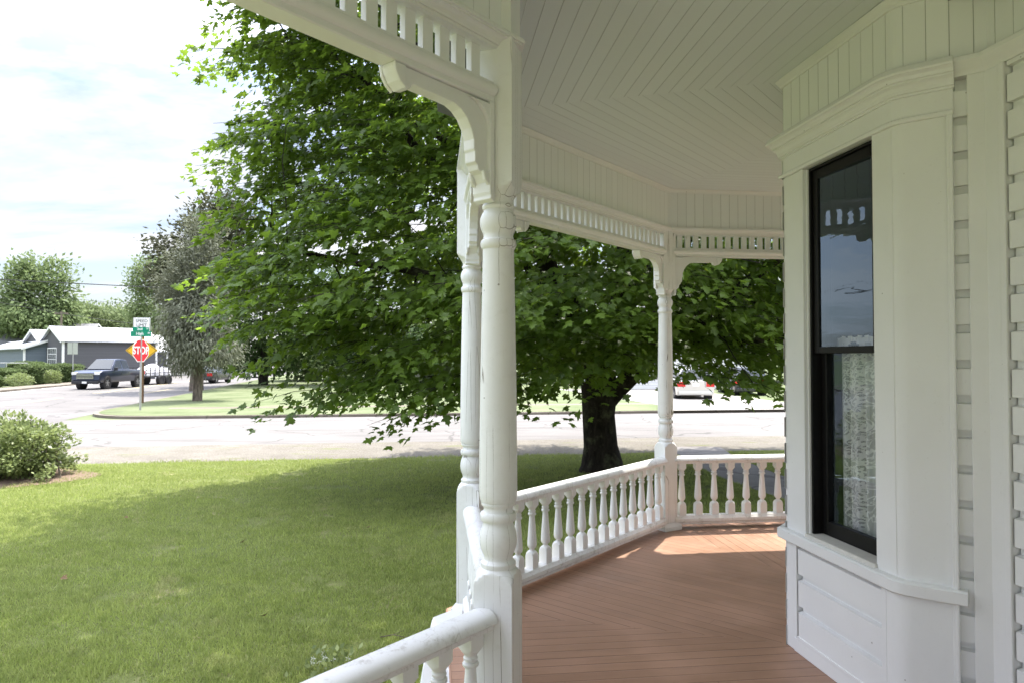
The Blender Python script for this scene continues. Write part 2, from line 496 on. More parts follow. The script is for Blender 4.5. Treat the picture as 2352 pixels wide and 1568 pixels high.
g = sheet('ground', [(-900, -300), (900, -300), (900, 1400), (-900, 1400)], -0.012, FARLAWN)
def wavy(a0, a1, n, b, amp, sc, seed=0):
    out = []
    for i in range(n+1):
        a = a0+(a1-a0)*i/n
        out.append(st(a, b + amp*mnoise.noise(Vector((a*sc, seed, 0))) + amp*0.5*mnoise.noise(Vector((a*sc*4, seed+3, 0)))))
    return out
def strip(name, A, B, z, mat):
    m = MB(); n = len(A)
    m.add([(x, y, z) for x, y in A] + [(x, y, z) for x, y in B], [(i, i+1, n+i+1, n+i) for i in range(n-1)])
    return tag(m.build(name, mat), kind='structure')
LX = 11.5
strip('lawn', [st(-LX-1.3 + (60+LX+1.3)*i/120, -30) for i in range(121)], wavy(-LX-1.3, 60, 120, 0.0, 0.10, 0.9), 0.0, LAWN)
strip('gravel_shoulder', wavy(-LX-2.5, 60, 120, -0.35, 0.1, 0.9, 5), wavy(-LX-2.5, 60, 120, 2.9, 0.22, 0.5, 9), -0.004, GRAVM)
sheet('side_road', [st(-13, -0.6), st(80, 1.5), st(80, 11.0), st(-30, 11.0), st(-30, -0.6)], -0.008, ROADM)
sheet('main_road', [av(-70, -0.5), av(-70, 12.6), av(230, 12.6), av(230, 0), av(-6, 0)], -0.006, AVEM)
# far corner lawn with rounded kerb, grass in front of the houses
def corner(r, off=0.0, far=70, far2=120):
    """corner of far lawn: along the street kerb, rounded, along the avenue kerb"""
    pts = []
    # street kerb line b=11+off ; avenue kerb line right of it by off
    a_s = SO + SN*(11.0+off)
    # intersection of kerb lines
    A = Matrix(((SU.x, -AW.x), (SU.y, -AW.y))); q = (AO + AR*off) - a_s
    s_, t_ = A.inverted() @ q
    P = a_s + SU*s_
    c = P + SU*r + AW*r
    pts.append(tuple(P + SU*far2))
    n = 10
    for i in range(n+1):
        t = i/n; p0 = P+SU*r; p1 = P; p2 = P+AW*r
        pts.append(tuple(p0*(1-t)**2 + p1*2*t*(1-t) + p2*t*t))
    pts.append(tuple(P+AW*far))
    return pts
c0 = corner(3.6); c1 = corner(3.6, 0.16)
m = MB(); n = len(c0)
m.add([(x, y, -0.01) for x, y in c0]+[(x, y, 0.09) for x, y in c0]+[(x, y, 0.09) for x, y in c1]+[(x, y, -0.01) for x, y in c1],
      [(k*n+i, k*n+i+1, (k+1)*n+i+1, (k+1)*n+i) for k in range(3) for i in range(n-1)])
tag(m.build('kerb', CONC), kind='structure')
gl = c1 + [(c1[-1][0]+150, c1[-1][1]+30), (c1[0][0]+1, c1[0][1]+60)]
sheet('verge', gl, 0.10, FARLAWN)
m = MB()
for b0, b1, nm in ((14.7, 15.5, 0),):
    sheet('sidewalk', [st(-12.5, b0), st(60, b0), st(60, b1), st(-12.6, b1)], 0.103, CONC)
DRIVE = asphalt('driveway_concrete', (0.24, 0.225, 0.205), (0.30, 0.285, 0.26), 0.5)
sheet('driveway', [st(7.6, 10.85), st(16.5, 10.85), st(15.2, 14.0), st(15.6, 30), st(7.2, 30), st(8.6, 14.0)], 0.112, DRIVE)
# left kerb beyond the avenue and forecourt
m = MB()
for i in range(60):
    pass
lk = [av(a, 12.6) for a in range(-40, 200, 10)]; lk2 = [av(a, 12.76) for a in range(-40, 200, 10)]
n = len(lk)
m.add([(x, y, -0.01) for x, y in lk]+[(x, y, 0.12) for x, y in lk]+[(x, y, 0.12) for x, y in lk2],
      [(k*n+i, k*n+i+1, (k+1)*n+i+1, (k+1)*n+i) for k in range(2) for i in range(n-1)])
tag(m.build('kerb', CONC), kind='structure')
strip('sidewalk', lk2, [av(a, 14.6) for a in range(-40, 200, 10)], 0.116, CONC)
# road markings
m = MB()
def mark(m, p0, p1, w, z):
    p0 = Vector(p0); p1 = Vector(p1); d = (p1-p0).normalized(); q = Vector((d.y, -d.x))*w/2
    m.add([(*(p0+q), z), (*(p1+q), z), (*(p1-q), z), (*(p0-q), z)], [(0, 1, 2, 3)])
mark(m, av(-30, 6.0), av(9.0, 6.0), 0.12, 0.0); mark(m, av(-30, 6.25), av(9.0, 6.25), 0.12, 0.0)
mark(m, av(14, 6.0), av(160, 6.0), 0.12, 0.0); mark(m, av(14, 6.3), av(160, 6.3), 0.12, 0.0)
mark(m, av(12.5, 3.2), av(19.5, 3.0), 0.14, 0.0)
tag(m.build('yellow_road_marking', YELL), kind='structure')
m = MB()
mark(m, ground(178, 987).xy, ground(276, 969).xy, 0.5, 0.0)
p = Vector(ground(14, 923).xy)
mark(m, p-AW*1.4+AR*0.3, p+AW*0.6+AR*0.3, 0.25, 0.0)
q0 = p+AW*0.4+AR*0.3
m.add([(*(q0-AR*0.6), 0), (*(q0+AR*0.6), 0), (*(q0+AW*1.6), 0)], [(0, 1, 2)])
mark(m, av(-12, 12.2), av(150, 12.2), 0.12, 0.0)
tag(m.build('white_road_marking', WHT), kind='structure')
# house path
pp = [ground(1500, 1058), ground(1560, 1070), ground(1640, 1090), ground(1740, 1130), ground(1830, 1200), ground(1990, 1320)]
def ribbon(pts, w, z):
    A = []; B = []
    for i, p in enumerate(pts):
        d = (pts[min(i+1, len(pts)-1)]-pts[max(i-1, 0)]).to_2d().normalized(); q = Vector((d.y, -d.x))*w/2
        A.append(tuple(p.to_2d()+q)); B.append(tuple(p.to_2d()-q))
    return A, B
pth = [Vector((4.6, 17.2, 0)), Vector((4.4, 15.4, 0)), Vector((4.5, 13.0, 0)), Vector((4.9, 11.0, 0)), Vector((5.6, 9.4, 0)), Vector((6.8, 8.0, 0)), Vector((8.5, 6.6, 0))]
A, B = ribbon(pth, 1.25, 0)
strip('path', A, B, 0.006, PATHM)

# grass blades
def grass(name, pts, hmin, hmax, w, mat, label):
    n = len(pts)
    ang = rng.uniform(0, 2*np.pi, n); h = rng.uniform(hmin, hmax, n)
    dx = np.cos(ang)*w; dy = np.sin(ang)*w
    h *= np.array([1.0+0.55*mnoise.noise(Vector((p[0]*2.2, p[1]*2.2, 1.0))) for p in pts]); lean = rng.uniform(0.1, 0.9, n)*h; la = rng.uniform(0, 2*np.pi, n)
    V = np.zeros((n, 3, 3), np.float32)
    V[:, 0, 0] = pts[:, 0]-dx; V[:, 0, 1] = pts[:, 1]-dy
    V[:, 1, 0] = pts[:, 0]+dx; V[:, 1, 1] = pts[:, 1]+dy
    V[:, 2, 0] = pts[:, 0]+np.cos(la)*lean; V[:, 2, 1] = pts[:, 1]+np.sin(la)*lean; V[:, 2, 2] = h
    o = fastmesh(name, V.reshape(-1, 3), np.arange(n*3).reshape(-1, 3), mat)
    return tag(o, label, 'grass', kind='stuff')
def scatter(n, near=1.0):
    out = []
    need = n
    while need > 0:
        Y = 3.0 + 13.5*rng.random(need*2)**1.25
        X = rng.uniform(-0.80, 0.62, need*2)*Y*1.02
        side = (X - 0)*SN.x + (Y-SO.y)*SN.y
        edge = 0.16*np.sin(X*1.7+1)*np.sin(X*0.6) + rng.normal(0, 0.12, len(X))
        ok = (side < edge)
        # keep out of the porch footprint
        inside = ((X > -0.55+0.0*Y) & (Y < 4.3) & (X > -0.3)) | ((X > 0.0) & (Y < 4.4+(X+0.2)*1.2) & (Y < 6.6))
        ok &= ~inside
        # path
        px_ = np.interp(Y, [6.6, 8.0, 9.4, 11, 13, 15.4, 17.2], [8.5, 6.8, 5.6, 4.9, 4.5, 4.4, 4.6])
        ok &= ~(np.abs(X-px_) < 0.62)
        dn = np.array([mnoise.noise(Vector((x_*1.3, y_*1.3, 3.1))) + 0.6*mnoise.noise(Vector((x_*4.5, y_*4.5, 7.7))) for x_, y_ in zip(X[::1], Y[::1])])
        ok &= rng.random(len(X)) > np.clip((dn-0.28)*2.6, 0, 0.93)
        P = np.stack([X, Y], 1)[ok][:need]
        out.append(P); need -= len(P)
    return np.concatenate(out)
grass('grass', scatter(340000), 0.018, 0.055, 0.0050, GRASSM, 'short mown green grass blades covering the near front lawn')

# ------------------------------------------------------------------ the porch
ang = lambda deg: Vector((math.sin(R(deg)), math.cos(R(deg))))
dA, dB, dC = ang(-6.7), ang(38.8), ang(83.3)
PA = Vector((-0.052, 2.60)); PB = Vector((-0.257, 4.35)); PC = Vector((1.443, 6.43))
dB = (PC-PB).normalized(); dA = (PB-PA).normalized()
PD = PC + dC*2.69
PE = PA - dB*2.69
PF = PE - dA*4.2
L0 = Vector((1.56, 3.86)); d1 = ang(-8.4)*-1; d2 = Vector((math.sin(R(54)), -math.cos(R(54))))
R0 = L0 + d1*0.90; I0 = R0 + d2*0.33; W0 = I0 + d1*6.5
L2 = L0 + ang(38.3)*1.1; L3 = L2 + dC*5.0
POUT = [PF, PE, PA, PB, PC, PD, PD+ang(100)*3]
def offset(path, d, side=1):
    out = []
    n = len(path)
    for i in range(n):
        if i == 0: a = b = (path[1]-path[0]).normalized()
        elif i == n-1: a = b = (path[-1]-path[-2]).normalized()
        else: a = (path[i]-path[i-1]).normalized(); b = (path[i+1]-path[i]).normalized()
        na = Vector((a.y, -a.x))*side; nb = Vector((b.y, -b.x))*side
        m_ = (na+nb).normalized(); out.append(path[i]+m_*(d/m_.dot(na)))
    return out
porch = thing('porch', 'white wooden porch with turned posts, spindle frieze and terracotta plank floor', 'porch', (PA.x, PA.y, 0))
H_B0, H_B1, H_S1, H_C1, H_CE = 2.545+FZ, 2.625+FZ, 2.75+FZ, 2.815+FZ, 3.17+FZ
def uvfun(d):      # u across boards running along d
    q = Vector((d[1], -d[0]))
    return lambda c: (c.x*q.x+c.y*q.y, c.x*d[0]+c.y*d[1])
# ceiling and floor sectors (boards follow each side and are mitred between the sides)
OUTC = offset(POUT, -0.0)
secs = [([PF, PE, PA, PB, L0, R0, I0, W0], dA), ([PB, PC, L2, L0], dB), ([PC, PD, PD+ang(100)*3, L3, L2], dC)]
for poly, d in secs:
    m = MB(); m.add([(p.x, p.y, H_CE) for p in poly] + [(p.x, p.y, H_CE+0.02) for p in poly],
                    [tuple(range(len(poly))), tuple(range(2*len(poly)-1, len(poly)-1, -1))])
    m.build('ceiling', CEIL, porch, uv=uvfun(d))
OF = offset(POUT, -0.15)
fs = [([OF[0], OF[1], OF[2], OF[3], L0, R0, I0, W0], dC*1.0), ([OF[3], OF[4], L2, L0], Vector((dB.y, -dB.x))), ([OF[4], OF[5], OF[6], L3, L2], Vector((dC.y, -dC.x)))]
for poly, d in fs:
    m = MB(); k = len(poly)
    m.add([(p.x, p.y, FZ) for p in poly], [tuple(range(k))])
    o = m.build('floor', FLOORM, porch, uv=uvfun(d), recalc=False)
    if o.data.polygons[0].normal.z < 0: o.data.flip_normals()
m = MB(); m.sweep([p for p in POUT], [(-0.152, FZ-0.03), (-0.152, FZ-0.001), (-0.158, FZ-0.008), (-0.16, FZ-0.024), (-0.155, FZ-0.032), (-0.10, FZ-0.032)][::-1], 1)
m.build('floor_nosing', EDGEM, porch)
m = MB(); m.sweep(POUT, [(-0.12, FZ-0.034), (-0.12, FZ-0.2), (-0.095, FZ-0.2), (-0.095, FZ-0.034)])
m.sweep(POUT, [(-0.10, FZ-0.20), (-0.115, 0.0), (-0.06, 0.0), (-0.06, FZ-0.20)])
m.build('skirt', PAINT, porch)
# roof above the ceiling
OR = offset(POUT, -0.22)
poly = OR + [L3, L2, L0, R0, I0, W0]
m = MB(); k = len(poly)
m.add([(p.x, p.y, H_CE+0.03) for p in poly] + [(p.x, p.y, H_CE+0.22) for p in poly], [tuple(range(k)), tuple(range(2*k-1, k-1, -1))] + [(i, i+k, (i+1) % k+k, (i+1) % k) for i in range(k)])
ROOFM = plain('grey_shingle', (0.12, 0.12, 0.12), 0.9)
m.build('roof', ROOFM, porch)

# posts -------------------------------------------------------------
HW = 0.0735
pz = [(0.0, 9), (0.755, 9), (0.757, 0.104), (0.772, 0.0985), (0.787, 0.088), (0.798, 0.079), (0.805, 0.071), (0.809, 0.066), (0.812, 0.064),
      (0.820, 0.0665), (0.830, 0.0665), (0.835, 0.061), (0.842, 0.0555), (0.850, 0.0545), (0.862, 0.0585), (0.878, 0.0655), (0.895, 0.0695), (0.912, 0.071), (0.930, 0.070),
      (0.948, 0.0665), (0.965, 0.0605), (0.978, 0.0565), (0.985, 0.056), (0.986, 0.065), (0.993, 0.0685), (1.002, 0.0695), (1.011, 0.0685), (1.017, 0.065), (1.018, 0.0575),
      (1.026, 0.0545), (1.036, 0.0555), (1.043, 0.0605), (1.044, 0.0635), (1.051, 0.0645), (1.056, 0.0625), (1.057, 0.066), (1.068, 0.070), (1.09, 0.072), (1.25, 0.0715),
      (1.5, 0.0685), (1.75, 0.0645), (1.95, 0.0605), (2.0, 0.0595), (2.008, 0.060), (2.012, 0.064), (2.022, 0.068), (2.032, 0.0685), (2.042, 0.066), (2.047, 0.059), (2.058, 0.0565),
      (2.068, 0.058), (2.08, 0.064), (2.095, 0.069), (2.112, 0.0705), (2.128, 0.069), (2.142, 0.0635), (2.152, 0.057), (2.160, 0.0555), (2.161, 0.060), (2.170, 0.0625), (2.178, 0.060),
      (2.182, 0.056), (2.192, 0.0565), (2.205, 0.062), (2.220, 0.072), (2.235, 0.086), (2.248, 0.0995), (2.252, 0.104), (2.2525, 9), (H_C1-FZ-0.005, 9)]
def post(P, deg):
    M = frame(P, ang(deg), FZ)
    m = MB(); m.turned(pz, HW, 96, M)
    o = m.build('post', POSTP, porch, smooth=28)
    m = MB()
    h = HW+0.001
    prof = [(h, 0.0), (h+0.028, 0.0), (h+0.028, 0.035), (h+0.018, 0.05), (h+0.006, 0.066), (h, 0.066)]
    for k in range(4):
        M2 = M @ Matrix.Rotation(k*math.pi/2, 4, 'Z')
        n0 = len(m.v)
        vs = []
        for sgn in (-1, 1):
            for o_, z in prof: vs.append(M2 @ Vector((o_, sgn*o_, z)))
        q = len(prof)
        m.add(vs, [(i, i+1, q+i+1, q+i) for i in range(q-1)])
    m.build('post_base', PAINT, o, bevel=0.003)
    return o
post(PA, 15.5); post(PB, 15.5); post(PC, 61); post(PD, 90); post(PE, 15.5)

# railings ------------------------------------------------------------
RT = 0.677
bz = [(0.118, 9), (0.212, 9), (0.214, 0.045), (0.226, 0.041), (0.236, 0.033), (0.243, 0.024), (0.248, 0.0175), (0.253, 0.0165), (0.259, 0.0200), (0.266, 0.027), (0.276, 0.0320), (0.290, 0.0335),
      (0.31, 0.0325), (0.36, 0.0290), (0.42, 0.0245), (0.47, 0.0205), (0.490, 0.0195), (0.492, 0.027), (0.497, 0.0295), (0.503, 0.0295), (0.508, 0.026), (0.509, 0.021), (0.516, 0.0205), (0.517, 0.0255),
      (0.523, 0.0265), (0.527, 0.023), (0.532, 0.022), (0.540, 0.027), (0.548, 0.034), (0.557, 0.041), (0.560, 0.045), (0.561, 9), (0.63, 9)]
bal_me = None
def railing(P, Q, nbal, start=None, label=None):
    d = (Q-P).normalized(); Lh = (Q-P).length
    M = frame(P, d, FZ)
    h = HW*1.0
    m = MB()
    # hand rail, rounded top
    prof = []
    for i in range(9):
        a = math.pi*i/8
        prof.append((0.056*math.cos(a), RT-0.034+0.034*math.sin(a)))
    prof += [(-0.058, RT-0.042), (-0.054, RT-0.050), (-0.040, RT-0.054), (-0.040, RT-0.072), (0.040, RT-0.072), (0.040, RT-0.054), (0.054, RT-0.050), (0.058, RT-0.042)]
    def ext(prof, x0, x1):
        k = len(prof)
        m.add([M @ Vector((x0, y, z)) for y, z in prof] + [M @ Vector((x1, y, z)) for y, z in prof],
              [(i, (i+1) % k, k+(i+1) % k, k+i) for i in range(k)] + [tuple(range(k-1, -1, -1)), tuple(range(k, 2*k))])
    ext(prof, h*0.98, Lh-h*0.98)
    lo = [(0.040, 0.122), (0.046, 0.112), (0.058, 0.098), (0.058, 0.072), (0.046, 0.060), (0.046, 0.045), (-0.046, 0.045), (-0.046, 0.060), (-0.058, 0.072), (-0.058, 0.098), (-0.046, 0.112), (-0.040, 0.122)]
    ext(lo, h*0.98, Lh-h*0.98)
    o = m.build('railing', RAILP, porch, smooth=30)
    global bal_me
    if bal_me is None:
        b = MB(); b.turned(bz, 0.033, 48)
        bo = b.build('baluster', PAINT, o, world=False, smooth=28)
        bal_me = bo.data
    first = True
    for i in range(nbal):
        s = h + (Lh-2*h)*(i+0.5)/nbal
        pos = M @ Vector((s, 0, 0)) - Vector(porch.location)
        if bal_me.users == 1 and first: b_ = bo
        else:
            b_ = bpy.data.objects.new('baluster', bal_me); COL.objects.link(b_); b_.parent = o
        first = False
        b_.location = pos; b_.rotation_euler = (0, 0, math.atan2(d.y, d.x))
railing(PE, PA, 16); railing(PA, PB, 10); railing(PB, PC, 16); railing(PC, PD, 16)

# beam, spindles, cap, beadboard frieze and crown all round -----------------
BRK = [(0.55, 0), (0.552, -0.012), (0.545, -0.03), (0.53, -0.055), (0.505, -0.075), (0.475, -0.068), (0.468, -0.05), (0.452, -0.046), (0.44, -0.050), (0.36, -0.050), (0.27, -0.052),
       (0.235, -0.064), (0.205, -0.086), (0.182, -0.118), (0.166, -0.155), (0.166, -0.19), (0.160, -0.197), (0.160, -0.235), (0.148, -0.243), (0.142, -0.262), (0.118, -0.272), (0.098, -0.30), (0.072, -0.318), (0.072, 0)]
def bracket(P, d):
    M = frame(P, d, H_B0-0.001)
    m = MB(); m.prism(BRK, -0.026, 0.026, M); 
    o = m.build('bracket', PAINT, porch, bevel=0.003)
    # raised quarter-round fillet, pendant drop and end bead, in relief on the face
    for sgn in (-1, 1):
        arc = [(0.198, -0.012)] + [(0.195-0.118*math.sin(a), -0.012-0.16*(1-math.cos(a))) for a in [i*math.pi/2/8 for i in range(9)]] + [(0.075, -0.172), (0.075, -0.012)]
        for nm, pl, th in (('bracket_scroll', arc, 0.042), ('bracket_drop', [(0.075, -0.27), (0.13, -0.262), (0.12, -0.295), (0.098, -0.312), (0.075, -0.330)], 0.040),
                           ('bracket_bead', [(0.505, -0.002), (0.555, -0.002), (0.548, -0.035), (0.53, -0.06), (0.505, -0.078)], 0.040)):
            m = MB(); m.prism(pl, sgn*0.0262, sgn*th, M); m.build(nm, PAINT, o, bevel=0.004)
    m = MB(); m.prism([(0.0725, 0.0), (0.098, 0.0), (0.098, -0.335), (0.092, -0.35), (0.096, -0.362), (0.0725, -0.372)], -0.044, 0.044, M); m.build('bracket_backing', PAINT, o, bevel=0.004)
spin_me = None
def frieze(P, Q, nind, ntot, rev=False):
    """lower beam + spindles + cap between two posts; spindles near Q (or P if not rev) are pieces of their own"""
    global spin_me
    d = (Q-P).normalized(); Lh = (Q-P).length
    M = frame(P, d, 0)
    m = MB()
    def ext(prof, x0, x1):
        k = len(prof)
        m.add([M @ Vector((x0, y, z)) for y, z in prof] + [M @ Vector((x1, y, z)) for y, z in prof],
              [(i, (i+1) % k, k+(i+1) % k, k+i) for i in range(k)] + [tuple(range(k-1, -1, -1)), tuple(range(k, 2*k))])
    z0 = H_B0
    half = [(0.036, z0), (0.040, z0+0.004), (0.040, z0+0.022), (0.050, z0+0.027), (0.057, z0+0.036), (0.059, z0+0.046), (0.056, z0+0.056), (0.048, z0+0.064), (0.038, z0+0.068), (0.034, z0+0.080)]
    ext(half + [(-y, z) for y, z in half[::-1]], HW*0.98, Lh-HW*0.98)
    o = m.build('spindle_frieze', PAINT, porch, smooth=30)
    m2 = MB()
    rest = MB(); cnt = 0
    for i in range(ntot):
        s = HW+0.03 + (Lh-2*HW-0.06)*(i+0.5)/ntot
        own = (i >= ntot-nind) if rev else (i < nind)
        if own:
            if spin_me is None:
                b = MB(); b.box((-0.0235, -0.0135, H_B1-0.004), (0.0235, 0.0135, H_S1+0.002))
                bo = b.build('spindle', PAINT, o, world=False, bevel=0.002); spin_me = bo.data
            else:
                bo = bpy.data.objects.new('spindle', spin_me); COL.objects.link(bo); bo.parent = o
                bv = bo.modifiers.new('bevel', 'BEVEL'); bv.width = 0.002; bv.segments = 2
            bo.location = M @ Vector((s, 0, 0)) - Vector(porch.location); bo.rotation_euler = (0, 0, math.atan2(d.y, d.x))
        else:
            rest.box((s-0.0235, -0.0135, H_B1-0.004), (s+0.0235, 0.0135, H_S1+0.002), M); cnt += 1
    if cnt:
        r_ = rest.build('spindle', PAINT, o); r_['kind'] = 'stuff'
frieze(PE, PA, 22, 31, True); frieze(PA, PB, 20, 20); frieze(PB, PC, 31, 31); frieze(PC, PD, 22, 31)
for P, d in ((PA, -dB), (PA, dA), (PB, -dA), (PB, dB), (PC, -dB), (PC, dC), (PD, -dC), (PE, dB)):
    bracket(P, d)
# cap moulding, inner and outer
m = MB()
def cap(z0, z1, inner):
    s = 1 if inner else -1
    return [(s*0.030, z0), (s*0.046, z0), (s*0.046, z0+0.012), (s*0.054, z0+0.012), (s*0.056, z0+0.020), (s*0.064, z0+0.029), (s*0.076, z0+0.034), (s*0.086, z0+0.034), (s*0.086, z0+0.040), (s*0.097, z0+0.040), (s*0.0975, z0+0.046), (s*0.097, z1-0.014), (s*0.090, z1-0.004), (s*0.080, z1), (s*0.030, z1)]
pr = cap(H_S1, H_C1, True)
m.sweep(POUT[:6], cap(H_S1, H_C1, True) , 1)
m.sweep(POUT[:6], cap(H_S1, H_C1, False), 1)
m.sweep(POUT[:6], [(-0.031, H_S1-0.001), (0.031, H_S1-0.001), (0.031, H_S1+0.05), (-0.031, H_S1+0.05)])
m.build('cap_molding', PAINT, porch, smooth=14)
m = MB(); cum = []
for i in range(5):
    P, Q = POUT[i], POUT[i+1]
    d = (Q-P).normalized(); q = Vector((d.y, -d.x))*0.055
    # mitre the inner face
pin = offset(POUT[:6], 0.055, 1); pou = offset(POUT[:6], -0.055, 1)
ds = 0
for pl in (pin, pou):
    for i in range(5):
        P, Q = pl[i], pl[i+1]; d = (Q-P).normalized()
        m = MB(); m.add([(P.x, P.y, H_C1), (Q.x, Q.y, H_C1), (Q.x, Q.y, H_CE), (P.x, P.y, H_CE)], [(0, 1, 2, 3)])
        m.build('frieze_board', BEAD, porch, uv=lambda c, P=P, d=d: ((c.x-P.x)*d.x+(c.y-P.y)*d.y, c.z))
m = MB(); m.sweep(POUT[:6], [(0.056, H_CE-0.034), (0.066, H_CE-0.034), (0.070, H_CE-0.024), (0.084, H_CE-0.014), (0.092, H_CE-0.004), (0.092, H_CE-0.001), (0.056, H_CE-0.001)])
m.build('crown_molding', PAINT, porch, smooth=30)
# corner boards covering the frieze at each post
for P, dg in ((PA, 15.5), (PC, 61)):
    m = MB(); m.turned([(H_C1-0.01, 9), (H_CE-0.035, 9)], 0.068, 8, frame(P, ang(dg), 0)); m.build('corner_block', PAINT, porch)
# flared skirt board outside the corner post
q = lambda px, Y, py: at(px, Y, py)
m = MB()
s1 = q(1062, 4.15, 1386); s2 = q(997, 4.0, 1411); s3 = q(990, 3.95, 1441); s4 = q(966, 3.5, 1580); s5 = q(1062, 3.6, 1600)
vs = [s1, s2, s3, s4, s5]
nrm = (vs[1]-vs[0]).cross(vs[4]-vs[0]).normalized()
m.add([p for p in vs] + [p-nrm*0.03 for p in vs], [tuple(range(5)), tuple(range(9, 4, -1))] + [(i, i+5, (i+1) % 5+5, (i+1) % 5) for i in range(5)])
m.build('flared_skirt_board', PAINT, porch)

# ------------------------------------------------------------------ the house wall with its bay
house = thing('house', 'white clapboard house with a black sashed bay window on the porch', 'house', (L0.x, L0.y, 0))
HP = [L3, L2, L0, R0, I0, W0]            # travelling towards the camera the porch is on the right-hand side
S = 1
def fz(z): return z+FZ
# core walls: rounded corner at R0
def arc_corner(P, a, b, r, n=6):
    a = a.normalized(); b = b.normalized()
    half = math.acos(max(-1, min(1, a.dot(b))))/2
    t = r*math.tan(half)
    p0 = P-a*t; p2 = P+b*t
    return [p0*(1-k/n)**2 + P*2*(k/n)*(1-k/n) + p2*(k/n)**2 for k in range(n+1)]
rc = arc_corner(R0, d1, d2, 0.09)
# wall below the belt, siding courses as real laps
def siding(m, P, Q, z0, z1, lap, off, side=1, proud=0.027):
    d = (Q-P).normalized(); nrm = Vector((d.y, -d.x))*side
    z = z0; k = 0
    while z < z1-0.01:
        zt = min(z+lap, z1)
        a = P+nrm*(off+proud); b = P+nrm*off
        a2 = Q+nrm*(off+proud); b2 = Q+nrm*off
        face = zt-0.037
        pts0 = [(a, z), (a, max(z+0.01, face)), (b+nrm*0.001, max(z+0.015, face+0.006)), (b, zt)]
        V = []
        for (p, zz_) in pts0:
            r_ = p-P; V += [(p.x, p.y, zz_), (p.x+(Q-P).x, p.y+(Q-P).y, zz_)]
        n0 = len(m.v)
        m.add(V, [(0, 1, 3, 2), (2, 3, 5, 4), (4, 5, 7, 6)])
        m.add([(b.x, b.y, z), (b2.x, b2.y, z), (a2.x, a2.y, z), (a.x, a.y, z)], [(0, 1, 2, 3)])
        z = zt
SID = paint('white_siding_paint')
# main wall siding
m = MB(); st_ = I0 + d1*0.110
siding(m, st_, W0, fz(-0.0), fz(2.80), 0.1445, 0.0)
m.build('siding', SID, house, smooth=20)
m = MB(); siding(m, R0+d2*0.20, R0+d2*0.27, fz(0.0), fz(2.75), 0.1445, -0.012)
m.build('siding', SID, house, smooth=20)
m = MB(); siding(m, L0+d1*0.134, L0+d1*0.83, fz(0.09), fz(0.60), 0.170, 0.004)
m.build('siding', SID, house, smooth=20)
# hidden side of the bay and wall beyond
m = MB(); siding(m, L2, L0-ang(38.3)*0.03, fz(0), fz(2.80), 0.1445, -0.012); siding(m, L3, L2, fz(0), fz(2.80), 0.1445, 0.0)
m.build('siding', SID, house, smooth=20)
# inside corner boards
def board(m, P, d, s0, s1, z0, z1, proud, back=-0.02):
    nrm = Vector((d.y, -d.x))
    M = frame(P, d, 0)
    m.box((s0, -proud, z0), (s1, -back, z1), M)   # local -y is the porch side
m = MB()
board(m, R0, d2, 0.253, 0.3280, fz(0), fz(2.765), 0.031)
board(m, I0, d1, 0.0, 0.078, fz(0), fz(2.765), 0.033)
board(m, I0, d1, 0.078, 0.104, fz(0), fz(2.765), 0.040)
m.build('corner_board', PAINT, house, bevel=0.004)
lb = (L0-L2).length; dl = (L0-L2).normalized()
m = MB(); board(m, L2, dl, lb-0.16, lb-0.004, fz(0), fz(2.61), 0.019)
m.build('corner_board', PAINT, house, bevel=0.003)
# backing walls so nothing is open
m = MB()
for P, Q in ((L3, L2), (L2, L0), (I0+d1*0.14, W0)):
    m.box((0, 0.004, 0), ((Q-P).length, 0.12, H_CE+3.0), frame(P, Q-P, 0))
M1 = frame(L0, d1, 0); M2 = frame(R0, d2, 0)
m.box((0.16, 0.013, 0), (0.9, 0.12, fz(0.63)), M1); m.box((0.0, 0.008, fz(2.62)), (0.9, 0.12, H_CE+3.0), M1)
m.box((-0.02, 0.02, 0), (0.35, 0.12, H_CE+3.0), M2)
m.build('wall', SID, house)
# casings: face 1 stiles wrap round the corner, face 2 pilaster
WT0, WT1 = 0.218, 0.755
m = MB()
board(m, L0, d1, -0.0, 0.180, fz(0.64), fz(2.61), 0.020, -0.09)
m.build('window_casing', PAINT, house, bevel=0.004)
m = MB(); board(m, L0, d1, 0.180, 0.206, fz(0.64), fz(2.61), 0.030, -0.01)
board(m, L0, d1, 0.206, WT0, fz(0.64), fz(2.605), 0.012, -0.09)
m.build('casing_bead', PAINT, house, bevel=0.005)
def rounded(z0, z1, off, s_end, t0, mat, name, bev=None, smooth=25):
    """panel that runs along face 1, round the corner and along face 2"""
    m = MB()
    path = [L0+d1*t0] + rc + [R0+d2*s_end]
    m.sweep(path, [(off, z0), (off, z1), (-0.04, z1), (-0.04, z0)], 1)
    return m.build(name, mat, house, smooth=smooth, bevel=bev)
rounded(fz(0.64), fz(2.61), 0.020, 0.180, WT1+0.0, PAINT, 'corner_casing')
m = MB(); board(m, R0, d2, 0.180, 0.203, fz(0.0), fz(2.61), 0.040, -0.01)
board(m, R0, d2, 0.190, 0.2025, fz(0.0), fz(2.609), 0.046, -0.01)
board(m, L0, d1, 0.878, 0.884, fz(0.65), fz(2.60), 0.0215, 0.0)
board(m, L0, d1, 0.826, 0.834, fz(0.0), fz(0.59), 0.0365, 0.0)
m.build('casing_bead', PAINT, house, bevel=0.004)
